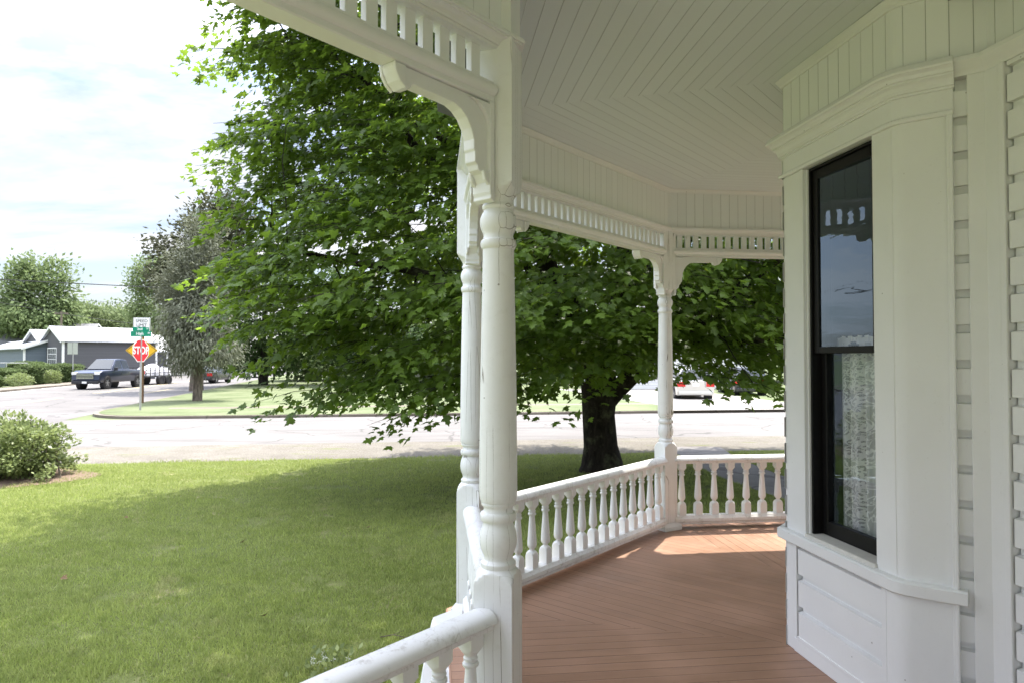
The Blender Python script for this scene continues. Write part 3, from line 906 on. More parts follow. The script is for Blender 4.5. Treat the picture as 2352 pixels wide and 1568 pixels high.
# below belt: stile, panel trim, base
m = MB()
board(m, L0, d1, 0.0, 0.085, fz(0), fz(0.60), 0.024, -0.09)
board(m, L0, d1, 0.085, 0.105, fz(0.075), fz(0.60), 0.026, -0.01); board(m, L0, d1, 0.105, 0.125, fz(0.095), fz(0.60), 0.036, -0.01)
board(m, L0, d1, 0.085, 0.80, fz(0), fz(0.075), 0.030, -0.01); board(m, L0, d1, 0.125, 0.80, fz(0.075), fz(0.095), 0.036, -0.01)
m.build('panel_frame', PAINT, house, bevel=0.003)
rounded(fz(0.0), fz(0.60), 0.034, 0.180, 0.80, PAINT, 'corner_casing')
# belt / sill
bp = [L2] + [L0] + [R0-d1*0.10] + rc + [R0+d2*0.225]
m = MB()
m.sweep([L0+ang(38.3)*0.4, L0] + rc + [R0+d2*0.232], [(-0.03, fz(0.588)), (0.052, fz(0.588)), (0.060, fz(0.594)), (0.060, fz(0.640)), (0.052, fz(0.647)), (-0.03, fz(0.655))])
m.build('belt_course', PAINT, house, smooth=30)
m = MB(); board(m, L0, d1, WT0-0.012, WT1+0.006, fz(0.640), fz(0.668), 0.035, -0.10)
SILLM = plain('grey_dusty_sill_paint', (0.62, 0.60, 0.55), 0.7, var=0.15, scale=20)
m.build('window_sill', SILLM, house, bevel=0.004)
# header frieze and cap
m = MB()
hp = [L0+ang(38.3)*0.6, L0] + rc + [R0+d2*0.205]
m.sweep(hp, [(-0.04, fz(2.610)), (0.036, fz(2.610)), (0.040, fz(2.615)), (0.040, fz(2.626)), (0.026, fz(2.634)), (0.024, fz(2.640)), (0.024, fz(2.745)), (-0.04, fz(2.745))])
m.build('window_header', PAINT, house, smooth=14)
m = MB()
hp2 = [L0+ang(38.3)*0.6, L0] + rc + [R0+d2*0.21]
m.sweep(hp2, [(-0.04, fz(2.722)), (0.034, fz(2.722)), (0.034, fz(2.732)), (0.042, fz(2.734)), (0.044, fz(2.748)), (0.052, fz(2.762)), (0.066, fz(2.770)), (0.066, fz(2.778)), (0.074, fz(2.780)), (0.078, fz(2.794)), (0.092, fz(2.802)), (0.100, fz(2.802)), (0.104, fz(2.810)), (0.094, fz(2.830)), (0.086, fz(2.838)), (-0.04, fz(2.840))])
m.build('header_cap', PAINT, house, smooth=14)
m = MB()
m.sweep([R0+d2*0.21, I0, W0], [(-0.03, fz(2.765)), (0.030, fz(2.765)), (0.034, fz(2.775)), (0.046, fz(2.785)), (0.056, fz(2.800)), (0.070, fz(2.815)), (0.070, fz(2.832)), (0.062, fz(2.838)), (-0.03, fz(2.838))])
m.build('picture_rail', PAINT, house, smooth=30)
# beadboard frieze above
fp = [L3, L2, L0] + rc + [I0, W0]
m = MB()
fpo = offset(fp, 0.014, 1)
us = [0]
for i in range(1, len(fpo)): us.append(us[-1]+(fpo[i]-fpo[i-1]).length)
k = len(fpo)
m.add([(p.x, p.y, fz(2.83)) for p in fpo] + [(p.x, p.y, H_CE-0.001) for p in fpo], [(i, i+1, k+i+1, k+i) for i in range(k-1)])
o = m.build('frieze_board', BEAD, house)
l = o.data.uv_layers.new(name='UVMap')
for lp in o.data.loops: l.data[lp.index].uv = (us[lp.vertex_index % k], 0)
m = MB(); m.sweep(fp, [(0.012, H_CE-0.040), (0.024, H_CE-0.040), (0.028, H_CE-0.028), (0.044, H_CE-0.016), (0.052, H_CE-0.004), (0.052, H_CE-0.002), (0.012, H_CE-0.002)])
m.build('crown_molding', PAINT, house, smooth=30)
# window -------------------------------------------------------------------
zs, zh, zm = fz(0.668), fz(2.605), fz(1.620)
def wbox(m, t0, t1, y0, y1, z0, z1): m.box((t0, y0, z0), (t1, y1, z1), M1)     # local +y goes into the house
m = MB()
wbox(m, WT0+0.0005, WT0+0.014, 0.0, 0.12, zs, zh); wbox(m, WT1-0.014, WT1-0.0005, 0.0, 0.12, zs, zh)
wbox(m, WT0+0.014, WT1-0.014, 0.0, 0.12, zh-0.014, zh-0.0005)
win = m.build('window', BLACKP, house, bevel=0.002)
m = MB()
a, b = WT0+0.014, WT1-0.014
y0, y1 = 0.014, 0.050
wbox(m, a, a+0.042, y0, y1, zm, zh-0.014); wbox(m, b-0.042, b, y0, y1, zm, zh-0.014)
wbox(m, a+0.042, b-0.042, y0, y1, zh-0.065, zh-0.014); wbox(m, a+0.042, b-0.042, y0, y1, zm, zm+0.034)
m.build('upper_sash', BLACKP, win, bevel=0.004)
m = MB()
y2, y3 = 0.054, 0.090
wbox(m, a, a+0.042, y2, y3, zs, zm+0.032); wbox(m, b-0.042, b, y2, y3, zs, zm+0.032)
wbox(m, a+0.042, b-0.042, y2, y3, zs, zs+0.075); wbox(m, a+0.042, b-0.042, y2, y3, zm, zm+0.032)
m.box((0.47, 0.046, zm+0.033), (0.53, 0.066, zm+0.045), M1); m.box((0.485, 0.048, zm+0.045), (0.515, 0.062, zm+0.056), M1)
m.build('lower_sash', BLACKP, win, bevel=0.004)
gmn = N('old_window_glass', 0.0)
gmn.t.nodes.remove(gmn.b)
tr = gmn.n('ShaderNodeBsdfTransparent'); gl_ = gmn.n('ShaderNodeBsdfGlossy'); gl_.inputs['Roughness'].default_value = 0.0; gl_.inputs['Color'].default_value = (0.66, 0.83, 1.0, 1)
fr_ = gmn.n('ShaderNodeFresnel'); fr_.inputs['IOR'].default_value = 1.52
mx = gmn.n('ShaderNodeMixShader'); bp_ = gmn.n('ShaderNodeBump'); bp_.inputs['Strength'].default_value = 0.20; bp_.inputs['Distance'].default_value = 0.003
vv = gmn.coord(scale=(1.0, 1.0, 6.0))
gmn.L(gmn.noise(vv, 2.6, 2, 0.5, 0.6), bp_.inputs['Height']); gmn.L(bp_.outputs[0], gl_.inputs['Normal'])
gmn.L(gmn.math('MINIMUM', gmn.math('MULTIPLY', fr_.outputs[0], 2.6), 1.0), mx.inputs[0])
gmn.L(tr.outputs[0], mx.inputs[1]); gmn.L(gl_.outputs[0], mx.inputs[2]); gmn.L(mx.outputs[0], gmn.out.inputs[0])
GLASS = gmn.m
m = MB(); m.add([M1 @ Vector(p) for p in ((a+0.03, 0.023, zm+0.02), (b-0.03, 0.037, zm+0.02), (b-0.03, 0.037, zh-0.06), (a+0.03, 0.023, zh-0.06))], [(0, 1, 2, 3)])
m.build('glass_pane', GLASS, win, recalc=False)
m = MB(); m.add([M1 @ Vector(p) for p in ((a+0.03, 0.063, zs+0.06), (b-0.03, 0.077, zs+0.06), (b-0.03, 0.077, zm+0.01), (a+0.03, 0.063, zm+0.01))], [(0, 1, 2, 3)])
GLASS2 = GLASS.copy(); GLASS2.name = 'old_window_glass_lower'
for n_ in GLASS2.node_tree.nodes:
    if n_.type == 'MATH' and n_.operation == 'MULTIPLY' and abs(n_.inputs[1].default_value-2.6) < 1e-4: n_.inputs[1].default_value = 1.1
m.build('glass_pane', GLASS2, win, recalc=False)
# dark room behind
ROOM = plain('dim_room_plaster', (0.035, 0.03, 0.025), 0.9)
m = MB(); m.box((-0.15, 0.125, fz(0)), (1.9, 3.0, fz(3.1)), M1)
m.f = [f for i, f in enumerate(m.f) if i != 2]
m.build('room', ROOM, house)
# lace curtain
lm = N('white_lace', 0.9, 0.1, color=(0.86, 0.85, 0.80))
t = lm.n('ShaderNodeTexCoord'); sp = lm.n('ShaderNodeSeparateXYZ'); lm.L(t.outputs['UV'], sp.inputs[0])
cell = 0.062
wob = lm.math('MULTIPLY', lm.math('SUBTRACT', lm.noise(t.outputs['UV'], 7, 3), 0.5), 0.09)
cu_ = lm.math('SUBTRACT', lm.math('FRACT', lm.math('DIVIDE', lm.math('ADD', sp.outputs[0], wob), cell)), 0.5)
rowi = lm.math('FLOOR', lm.math('DIVIDE', sp.outputs[1], cell*1.15))
cv_ = lm.math('SUBTRACT', lm.math('FRACT', lm.math('DIVIDE', lm.math('ADD', sp.outputs[1], wob), cell*1.15)), 0.5)
rr_ = lm.math('SQRT', lm.math('ADD', lm.math('MULTIPLY', cu_, cu_), lm.math('MULTIPLY', cv_, cv_)))
th_ = lm.math('ARCTAN2', cv_, cu_)
pet = lm.math('ADD', 0.27, lm.math('MULTIPLY', 0.10, lm.math('COSINE', lm.math('MULTIPLY', th_, 6))))
inside = lm.math('LESS_THAN', rr_, pet)
heart = lm.math('GREATER_THAN', rr_, 0.07)
ring_ = lm.math('LESS_THAN', lm.math('ABSOLUTE', lm.math('SUBTRACT', rr_, 0.44)), 0.035)
gx = lm.math('SINE', lm.math('MULTIPLY', lm.math('ADD', sp.outputs[0], sp.outputs[1]), 900)); gy = lm.math('SINE', lm.math('MULTIPLY', lm.math('SUBTRACT', sp.outputs[0], sp.outputs[1]), 900))
net = lm.math('ADD', 0.32, lm.math('MULTIPLY', 0.35, lm.math('MAXIMUM', gx, gy)))
wv = lm.noise(t.outputs['UV'], 9, 2, 0.5, 3.0)
swirl = lm.math('LESS_THAN', lm.math('ABSOLUTE', lm.math('SUBTRACT', wv, 0.5)), 0.035)
pat = lm.math('MAXIMUM', lm.math('MULTIPLY', lm.math('MULTIPLY', inside, heart), 0.92), lm.math('MAXIMUM', lm.math('MULTIPLY', ring_, 0.9), lm.math('MAXIMUM', net, lm.math('MULTIPLY', swirl, 0.9))))
# the right panel is plain voile with embroidered sprigs
right = lm.math('GREATER_THAN', sp.outputs[0], 0.175)
voile = lm.math('MAXIMUM', 0.60, lm.math('MULTIPLY', swirl, 0.95))
alpha = lm.mix(right, pat, voile)
lm.L(alpha, lm.b.inputs['Alpha'])
cur = MB(); nx, nz = 90, 2
ct0, ct1 = 0.245, 0.735
V = []; U = []
for j, z in enumerate((zs+0.04, zm+0.055)):
    for i in range(nx+1):
        tt = ct0+(ct1-ct0)*i/nx
        y = 0.160+0.024*math.sin(tt*62+0.9*math.sin(tt*21))+0.009*math.sin(tt*140)
        V.append(M1 @ Vector((tt, y, z))); U.append((tt-ct0, z))
cur.add(V, [(i, i+1, nx+2+i, nx+1+i) for i in range(nx)])
cth = thing('lace_curtain', 'white lace cafe curtain hanging behind the lower black sash', 'curtain', (1.62, 3.35, fz(0.7)))
o = cur.build('fabric', lm.m, cth, smooth=80)
l = o.data.uv_layers.new(name='UVMap')
for lp in o.data.loops: l.data[lp.index].uv = U[lp.vertex_index]
m = MB(); m.tube([M1 @ Vector((0.24, 0.155, zm+0.045)), M1 @ Vector((0.75, 0.155, zm+0.045))], 0.006, 8)
m.build('curtain_rod', PAINT, cth)
m = MB()
V = []
for j, z in enumerate((zm+0.035, zm+0.085)):
    for i in range(121):
        tt = ct0-0.01+(ct1-ct0+0.02)*i/120
        V.append(M1 @ Vector((tt, 0.148+0.008*math.sin(tt*240), z+(0.006*math.sin(tt*95) if j else 0))))
m.add(V, [(i, i+1, 122+i, 121+i) for i in range(120)])
m.build('ruffle', plain('white_cotton', (0.8, 0.79, 0.74), 0.9), cth, smooth=80)

# ------------------------------------------------------------------ foliage tools
half_ = [(0.0, 0.0), (0.12, 0.03), (0.33, -0.08), (0.27, 0.15), (0.42, 0.17), (0.58, 0.36), (0.40, 0.42), (0.21, 0.50), (0.26, 0.72), (0.10, 0.80)]
LEAF = np.array([(x, y) for x, y in half_] + [(0.0, 1.03)] + [(-x, y) for x, y in half_[:0:-1]])
def maple_leaf_template():
    n = len(LEAF)
    P = np.vstack([LEAF, [[0, 0.34]]])
    z = -0.20*np.abs(P[:, 0])**1.2 - 0.16*np.maximum(P[:, 1]-0.3, 0)**1.5
    z[-1] = 0.03
    V = np.column_stack([P[:, 0], P[:, 1]-0.0, z])
    T = np.array([(n, i, (i+1) % n) for i in range(n)])
    return V, T
OVAL = (np.array([(0, 0, 0), (0.30, 0.42, -0.05), (0, 1.0, -0.1), (-0.30, 0.42, -0.05)]), np.array([(0, 1, 2), (0, 2, 3)]))
WEDGE = (np.array([(-0.12, 0, 0), (0.12, 0, 0), (0, 1.0, -0.1)]), np.array([(0, 1, 2)]))
def leaves(name, pos, direc, nrm, size, tmpl, mat, parent, jit=0.35):
    n = len(pos); V0, T0 = tmpl; k = len(V0)
    d = direc + rng.normal(0, jit, (n, 3)); d /= np.linalg.norm(d, axis=1, keepdims=True)+1e-9
    u = nrm + rng.normal(0, jit, (n, 3))
    u -= d*np.sum(u*d, 1, keepdims=True); u /= np.linalg.norm(u, axis=1, keepdims=True)+1e-9
    r = np.cross(d, u)
    s = size[:, None, None]
    V = pos[:, None, :] + s*(V0[None, :, 0, None]*r[:, None, :] + V0[None, :, 1, None]*d[:, None, :] + V0[None, :, 2, None]*u[:, None, :])
    T = T0[None]+(np.arange(n)*k)[:, None, None]
    return fastmesh(name, V.reshape(-1, 3), T.reshape(-1, 3), mat, parent)
def in_ell(P, ells):
    """largest (1 - normalised radius) over the ellipsoids: >0 inside"""
    best = np.full(len(P), -9.0)
    for (c, r) in ells:
        q = np.sqrt((((P-np.array(c))/np.array(r))**2).sum(1))
        best = np.maximum(best, (1-q)*min(r))
    return best
def sample_crown(ells, n, shell=1.0, interior=0.3, ns=0.8):
    lo = np.min([np.array(c)-np.array(r) for c, r in ells], 0); hi = np.max([np.array(c)+np.array(r) for c, r in ells], 0)
    out = np.zeros((0, 3))
    while len(out) < n:
        P = rng.uniform(lo, hi, (n*6, 3))
        # ragged edge
        w = np.array([mnoise.noise(Vector(p*ns)) for p in P])*0.55
        d = in_ell(P, ells)+w*min(1.0, shell)
        ok = (d > 0) & ((d < shell) | (rng.random(len(P)) < interior))
        out = np.vstack([out, P[ok]])
    return out[:n]
def twigs(mb, nodes, targets, r0=0.02, seg=5, tip=0.006, sag=0.1):
    """grow a branch from the nearest existing node to each target"""
    nodes = list(nodes)
    order = np.argsort([min((Vector(t)-n_[0]).length for n_ in nodes) for t in targets])
    for i in order:
        t = Vector(targets[i])
        j = min(range(len(nodes)), key=lambda k: (nodes[k][0]-t).length + (0.0 if nodes[k][1] > 0.01 else 3))
        s, rs = nodes[j]
        L_ = (t-s).length
        if L_ < 0.25: continue
        r_ = min(rs*0.7, r0*(0.5+L_*0.5))
        pts = []; rad = []
        k = max(3, int(L_/0.5))
        for a in range(k+1):
            f = a/k
            p = s.lerp(t, f)+Vector((0, 0, sag*L_*math.sin(math.pi*f)))
            if 0 < a < k: p += Vector((random.gauss(0, .04), random.gauss(0, .04), random.gauss(0, .04)))*L_*0.5
            pts.append(p); rad.append(max(tip, r_*(1-f)+tip*f))
            if a: nodes.append((p, rad[-1]))
        mb.tube(pts, rad, seg, cap=False)
    return nodes
def limb(mb, pts, r0, r1, seg=12, nodes=None, wob=0.08):
    """smooth polyline through pts"""
    P = [Vector(p) for p in pts]; out = []
    for i in range(len(P)-1):
        p0 = P[max(i-1, 0)]; p1 = P[i]; p2 = P[i+1]; p3 = P[min(i+2, len(P)-1)]
        for k in range(5):
            t = k/5
            out.append(0.5*((2*p1)+(-p0+p2)*t+(2*p0-5*p1+4*p2-p3)*t*t+(-p0+3*p1-3*p2+p3)*t**3))
    out.append(P[-1])
    out = [o+mnoise.noise_vector(o*0.9)*wob for o in out]
    rad = [r0+(r1-r0)*(i/(len(out)-1))**0.8 for i in range(len(out))]
    mb.tube(out, rad, seg)
    if nodes is not None: nodes += [(p, r) for p, r in zip(out, rad)]
    return out

# ------------------------------------------------------------------ the big maple
TB = Vector((1.76, 13.6, 0))
maple = thing('maple_tree', 'large spreading maple with a dark trunk and lobed green leaves on the front lawn', 'tree', TB)
mb = MB(); nodes = []
def X(px, Y, py): return at(px, Y, py)
trk = [TB+Vector((0.02, 0, -0.1)), TB+Vector((0.03, 0, 0.12)), TB+Vector((0.0, 0, 0.5)), TB+Vector((-0.04, 0, 1.1)), TB+Vector((-0.02, 0, 1.75))]
tr_r = [0.50, 0.42, 0.335, 0.32, 0.37]
mb.tube(trk[0:1]+trk[1:], tr_r, 20)
fork = TB+Vector((0, 0, 1.45))
limbs = [
    ([fork, X(1335, 13.4, 760), X(1275, 13.0, 640), X(1215, 12.8, 520), X(1150, 12.6, 330), X(1110, 12.6, 60)], 0.27, 0.10),
    ([fork+Vector((0.15, 0, 0)), X(1465, 13.2, 850), X(1530, 13.0, 790), X(1650, 12.6, 700), X(1760, 12.2, 610), X(1900, 12, 520)], 0.21, 0.06),
    ([fork+Vector((0.1, .2, 0.2)), X(1420, 14.0, 700), X(1440, 14.5, 500), X(1430, 14.6, 200), X(1400, 14.6, -100)], 0.22, 0.08),
    ([X(1215, 12.8, 520), X(1080, 12.0, 420), X(960, 11.6, 340), X(850, 11.4, 190), X(700, 11.4, 80)], 0.12, 0.035),
    ([X(1335, 13.4, 760), X(1200, 12.2, 700), X(1000, 11.2, 640), X(800, 11.0, 600), X(620, 11.0, 560)], 0.12, 0.03),
    ([X(1275, 13.0, 640), X(1150, 13.6, 420), X(900, 14.0, 250), X(700, 14, 120)], 0.13, 0.03),
    ([X(1465, 13.2, 850), X(1560, 12.0, 800), X(1680, 11.2, 790), X(1800, 10.6, 770)], 0.09, 0.03),
    ([X(1420, 14.0, 700), X(1550, 15, 560), X(1750, 16, 420), X(1900, 16, 300)], 0.12, 0.03),
    ([fork, X(1330, 15.0, 780), X(1200, 16.5, 600), X(1050, 17.5, 400)], 0.18, 0.04),
    ([X(1150, 12.6, 330), X(1000, 12.0, 150), X(800, 11.6, -80)], 0.10, 0.03),
]
for p, a, b in limbs: limb(mb, p, a, b, 12, nodes)
ME = [((-1.5, 9.8, 9.4), (3.0, 2.3, 1.9)), ((-2.6, 12.3, 9.2), (1.9, 1.8, 1.6)), ((1.6, 13.8, 6.4), (5.0, 5.0, 4.6)), ((-1.6, 12.2, 7.6), (2.9, 2.7, 3.0)), ((-2.6, 11.8, 4.9), (2.25, 2.4, 2.3)), ((-3.7, 11.8, 8.1), (1.2, 1.3, 1.2)), ((-1.3, 11.2, 3.9), (2.9, 2.4, 2.3)),  # first lobe is out of view overhead, added to shade the near lawn
      ((-2.65, 11.2, 3.7), (1.95, 1.7, 1.6)), ((5.6, 12.3, 4.7), (3.9, 3.2, 2.9)), ((1.3, 10.9, 3.7), (2.2, 2.0, 1.55)), ((2.6, 11.2, 6.0), (3.0, 2.6, 2.2)), ((6.2, 15.5, 6.0), (3.8, 3.2, 3.0)),
      ((-0.9, 10.5, 3.2), (2.4, 1.9, 1.5)), ((4.2, 10.8, 4.0), (2.8, 2.0, 1.7))]
sp = sample_crown(ME, 2300, 0.95, 0.16)
# hanging tips
extra = np.array([tuple(X(px, Y, py)) for px, Y, py in ((950, 9.9, 950), (935, 9.8, 900), (960, 9.9, 870), (760, 10.3, 905), (700, 10.3, 900), (820, 10.2, 900), (1210, 10.2, 900), (1290, 10.3, 890), (1170, 10.3, 890),
    (1020, 10.2, 890), (1080, 10.2, 880), (880, 10.0, 860), (1250, 10.0, 850), (1570, 9.8, 880), (1730, 9.6, 880), (1650, 9.8, 870), (1790, 9.8, 860), (495, 12.2, 110), (510, 12.2, 160), (520, 12.2, 330), (505, 12.2, 380), (505, 12.2, 610), (520, 12.2, 690), (560, 11.8, 760), (600, 11.4, 830), (660, 10.8, 870), (1480, 10.5, 830), (1400, 10.4, 850))])
sp = np.vstack([sp, extra])
# openings where the photo shows sky or the street through the crown
def openat(P, holes):
    Yp = P[:, 1]; px = P[:, 0]/Yp*F+1176; py = HOR-(P[:, 2]-EYE)/Yp*F
    ok = np.ones(len(P), bool)
    for hx, hy, hr in holes: ok &= ((px-hx)**2+(py-hy)**2) > hr**2
    return ok
HOLES = [(1600, 893, 34), (1470, 905, 40), (1440, 862, 22), (1690, 905, 24), (960, 515, 26), (560, 900, 40), (1240, 935, 26), (1120, 930, 30)]
sp = sp[openat(sp, HOLES)]
tg = sp[rng.permutation(len(sp))[:230]]
twigs(mb, nodes, tg, 0.028, 6, 0.006, 0.06)
for c_ in sp:
    c_ = Vector(c_)
    o_ = Vector((c_.x-1.76, c_.y-13.3, 0)).normalized()
    b_ = c_-o_*0.35+Vector((0, 0, 0.05))
    for k_ in range(3):
        a_ = random.uniform(0, 6.28)
        e_ = c_+o_*0.25+Vector((math.cos(a_)*0.4, math.sin(a_)*0.4, -0.12))
        mb.tube([b_, (b_+e_)/2+Vector((0, 0, 0.05)), e_], [0.007, 0.005, 0.003], 3, cap=False)
mb.build('trunk', BARK, maple, smooth=60, recalc=False)
cen = np.array((1.76, 13.3, 4.5))
npl = 74
n = len(sp)*npl
rad = rng.uniform(0.42, 0.80, len(sp))
a = rng.uniform(0, 2*np.pi, (len(sp), npl)); rr = np.sqrt(rng.random((len(sp), npl)))*rad[:, None]
out = sp-cen; out[:, 2] *= 0.35; out /= np.linalg.norm(out, axis=1, keepdims=True)
ox = np.cos(a)*rr; oy = np.sin(a)*rr
proj = ox*out[:, 0, None]+oy*out[:, 1, None]
oz = -0.42*proj - 0.30*rr**2 + rng.normal(0, 0.05, (len(sp), npl))
P = np.stack([sp[:, 0, None]+ox, sp[:, 1, None]+oy, sp[:, 2, None]+oz], 2).reshape(-1, 3)
D = np.stack([ox*0.9+out[:, 0, None]*0.55, oy*0.9+out[:, 1, None]*0.55, np.full_like(ox, -0.42)], 2).reshape(-1, 3)
D /= np.linalg.norm(D, axis=1, keepdims=True)
Nn = np.stack([out[:, 0, None]*0.55+0*ox, out[:, 1, None]*0.55+0*ox, np.full_like(ox, 0.85)], 2).reshape(-1, 3)
sz = rng.uniform(0.070, 0.165, n)
keep = (P[:, 2] > 0.75) & openat(P, [(a_, b_, c_*0.75) for a_, b_, c_ in HOLES])
o = leaves('crown', P[keep], D[keep], Nn[keep], sz[keep], maple_leaf_template(), MAPLE, maple, 0.36)

# ------------------------------------------------------------------ other trees
def tree(name, label, base, ells, nleaf, lsize, mat, trunk_r, trunk_h, bmat=BARK2, group=None, tmpl=OVAL, hang=-0.2, branches=26, cluster=0, shell=1.2, interior=0.3, parts=True):
    t = thing(name, label, 'tree', base, 0, group)
    mb = MB(); nodes = []
    b = Vector(base)
    limb(mb, [b+Vector((0, 0, -0.15)), b+Vector((0.05, 0, trunk_h*0.35)), b+Vector((-0.05, 0.1, trunk_h*0.7)), b+Vector((0.08, 0, trunk_h))], trunk_r, trunk_r*0.3, 10, nodes, 0.05*trunk_r)
    if cluster:
        nc = nleaf//cluster
        C = sample_crown(ells, nc, shell, interior)
        twigs(mb, nodes[6:], C[:branches], trunk_r*0.25, 5, 0.015, -0.05)
        cr = lsize*3.2
        P = (C[:, None, :]+rng.normal(0, 1, (nc, cluster, 3))*np.array([cr, cr, cr*0.6])*0.5).reshape(-1, 3)
    else:
        C = sample_crown(ells, nleaf, shell, interior); P = C
        twigs(mb, nodes[6:], C[:branches], trunk_r*0.25, 5, 0.015, -0.05)
    c = np.mean([e[0] for e in ells], 0)
    D = P-c; D /= np.linalg.norm(D, axis=1, keepdims=True)+1e-6; D[:, 2] += hang
    Nn = (P-c)/(np.linalg.norm(P-c, axis=1, keepdims=True)+1e-6)*0.6+np.array([0, 0, 0.7])
    mb.build('trunk', bmat, t, smooth=60, recalc=False)
    leaves('crown', P, D, Nn, rng.uniform(0.6, 1.3, len(P))*lsize, tmpl, mat, t, 0.55)
    return t
def E(px, Y, py, rx, ry, ry2=None):
    """ellipsoid centred at a picture position, radii given in picture units"""
    c = at(px, Y, py); k = Y/F
    return (tuple(c), (rx*k, (ry2 or rx)*k, ry*k))
g0 = ground(454, 924); Y0 = g0.y
tree('juniper_tree', 'grey-green drooping tree with a pale bare trunk beside the stop sign', g0,
     [E(450, Y0, 800, 60, 55), E(448, Y0, 730, 62, 75), E(450, Y0, 640, 50, 85), E(458, Y0, 560, 36, 65), E(405, Y0, 665, 28, 50), E(500, Y0, 800, 38, 42)],
     34000, 0.22, GREYLEAF, 0.26, 7.5, tmpl=WEDGE, hang=-0.5, branches=90, cluster=22, shell=0.8, interior=0.35)
tree('beech_tree', 'tall dark purplish tree rising behind the grey-green one', (-21.25, 46, 0),
     [E(500, 46, 540, 75, 75), E(415, 46, 595, 60, 60), E(470, 46, 640, 105, 80), E(530, 46, 480, 50, 45)], 16000, 0.30, DARKLEAF, 0.5, 9, cluster=20, shell=1.6)
tree('poplar_tree', 'slim pale tree with upright branches left of the dark tree', (-44, 82, 0),
     [E(330, 82, 650, 22, 55), E(322, 82, 720, 26, 50), E(365, 82, 640, 22, 60), E(345, 82, 770, 35, 50)], 9000, 0.36, MIDLEAF, 0.16, 6, cluster=14, shell=1.2)
tree('oak_tree', 'broad twin-crowned green tree standing behind the grey buildings', (-74, 108, 0),
     [E(60, 108, 650, 32, 62), E(52, 108, 700, 40, 50), E(128, 108, 655, 28, 58), E(132, 108, 710, 36, 50), E(90, 108, 738, 78, 38)], 15000, 0.62, MIDLEAF, 0.8, 11, cluster=16, shell=2.2)
g1 = ground(605, 886)
tree('shade_tree', 'dark trunked tree on the verge half hidden by the maple leaves', g1,
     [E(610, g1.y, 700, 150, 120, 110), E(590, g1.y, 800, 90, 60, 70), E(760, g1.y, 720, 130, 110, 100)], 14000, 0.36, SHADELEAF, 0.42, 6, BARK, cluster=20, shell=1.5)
spots = [(205, 118, 742, 40, 40), (255, 125, 738, 45, 36), (300, 120, 748, 42, 34), (-10, 120, 740, 40, 40), (170, 130, 735, 35, 40), (350, 115, 740, 45, 50)]
for i, (px, Y, py, rx, rz_) in enumerate(spots):
    tree('background_tree', ['pale green rounded tree on the skyline right of the twin-crowned tree', 'pale green rounded tree on the skyline above the long white roof', 'green tree on the skyline just left of the speed limit sign',
         'green tree cut by the left edge of the photo behind the roofs', 'small green tree tucked behind the twin-crowned tree', 'green tree on the skyline behind the stop sign'][i],
         at(px, Y), [E(px, Y, py, rx, rz_), E(px+rx*0.5, Y, py+20, rx*0.8, rz_*0.8)], 3600, 0.6, PALELEAF if i != 4 else MIDLEAF, 0.3, 5, group='trees along the skyline', cluster=12, shell=2.0, branches=6)
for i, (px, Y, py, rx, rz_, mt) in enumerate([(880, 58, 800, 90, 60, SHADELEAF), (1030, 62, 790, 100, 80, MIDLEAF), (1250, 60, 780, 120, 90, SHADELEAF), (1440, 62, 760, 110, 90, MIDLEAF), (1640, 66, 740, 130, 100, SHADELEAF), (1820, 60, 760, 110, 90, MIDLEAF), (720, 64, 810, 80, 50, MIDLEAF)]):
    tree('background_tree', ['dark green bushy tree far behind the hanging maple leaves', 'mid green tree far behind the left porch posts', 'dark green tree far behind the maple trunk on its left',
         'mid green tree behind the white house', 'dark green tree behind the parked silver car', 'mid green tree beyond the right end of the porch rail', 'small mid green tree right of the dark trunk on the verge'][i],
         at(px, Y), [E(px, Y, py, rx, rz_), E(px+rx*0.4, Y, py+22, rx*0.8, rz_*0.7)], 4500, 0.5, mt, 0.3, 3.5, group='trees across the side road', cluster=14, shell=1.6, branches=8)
# shrubs ---------------------------------------------------------------
def shrub(name, label, cat, ells, nleaf, lsize, mat, base, tmpl=OVAL, group=None, shell=0.16, stems=14):
    t = thing(name, label, cat, base, 0, group)
    mb = MB()
    for i in range(stems):
        e = ells[i % len(ells)]; c = Vector(e[0]); r = e[1]
        a = random.uniform(0, 6.28)
        p = c+Vector((math.cos(a)*r[0]*0.75, math.sin(a)*r[1]*0.75, r[2]*random.uniform(0.1, 0.6)))
        mb.tube([Vector((c.x+random.gauss(0, .1), c.y+random.gauss(0, .1), 0)), Vector(((c.x+p.x)/2, (c.y+p.y)/2, p.z*0.6)), p], [0.02, 0.014, 0.005], 5)
    mb.build('stems', BARK2, t, smooth=60, recalc=False)
    P = sample_crown(ells, nleaf, shell, 0.12, 3.2)
    P = P[P[:, 2] > 0.03]
    c = np.mean([e[0] for e in ells], 0)-np.array([0, 0, 0.3])
    D = P-c; D /= np.linalg.norm(D, axis=1, keepdims=True)+1e-6
    leaves('foliage', P, D, D*0.4+np.array([0, 0, 0.7]), rng.uniform(0.6, 1.3, len(P))*lsize, tmpl, mat, t, 0.5)
    return t
bb = ground(40, 1096); Yb = bb.y
shrub('azalea_bush', 'rounded light green leafy bush in a mulch bed at the left lawn edge', 'bush',
      [E(50, Yb, 1030, 95, 62), E(15, Yb, 1010, 60, 52), E(95, Yb, 1040, 58, 45), E(40, Yb, 1060, 105, 42), E(75, Yb, 990, 40, 30), E(60, Yb, 968, 16, 22), E(120, Yb, 1010, 26, 22)], 11000, 0.080, BUSHLEAF, bb, shell=0.42)
MULCH = plain('bark_mulch', (0.16, 0.11, 0.08), 0.95, var=0.5, scale=30)
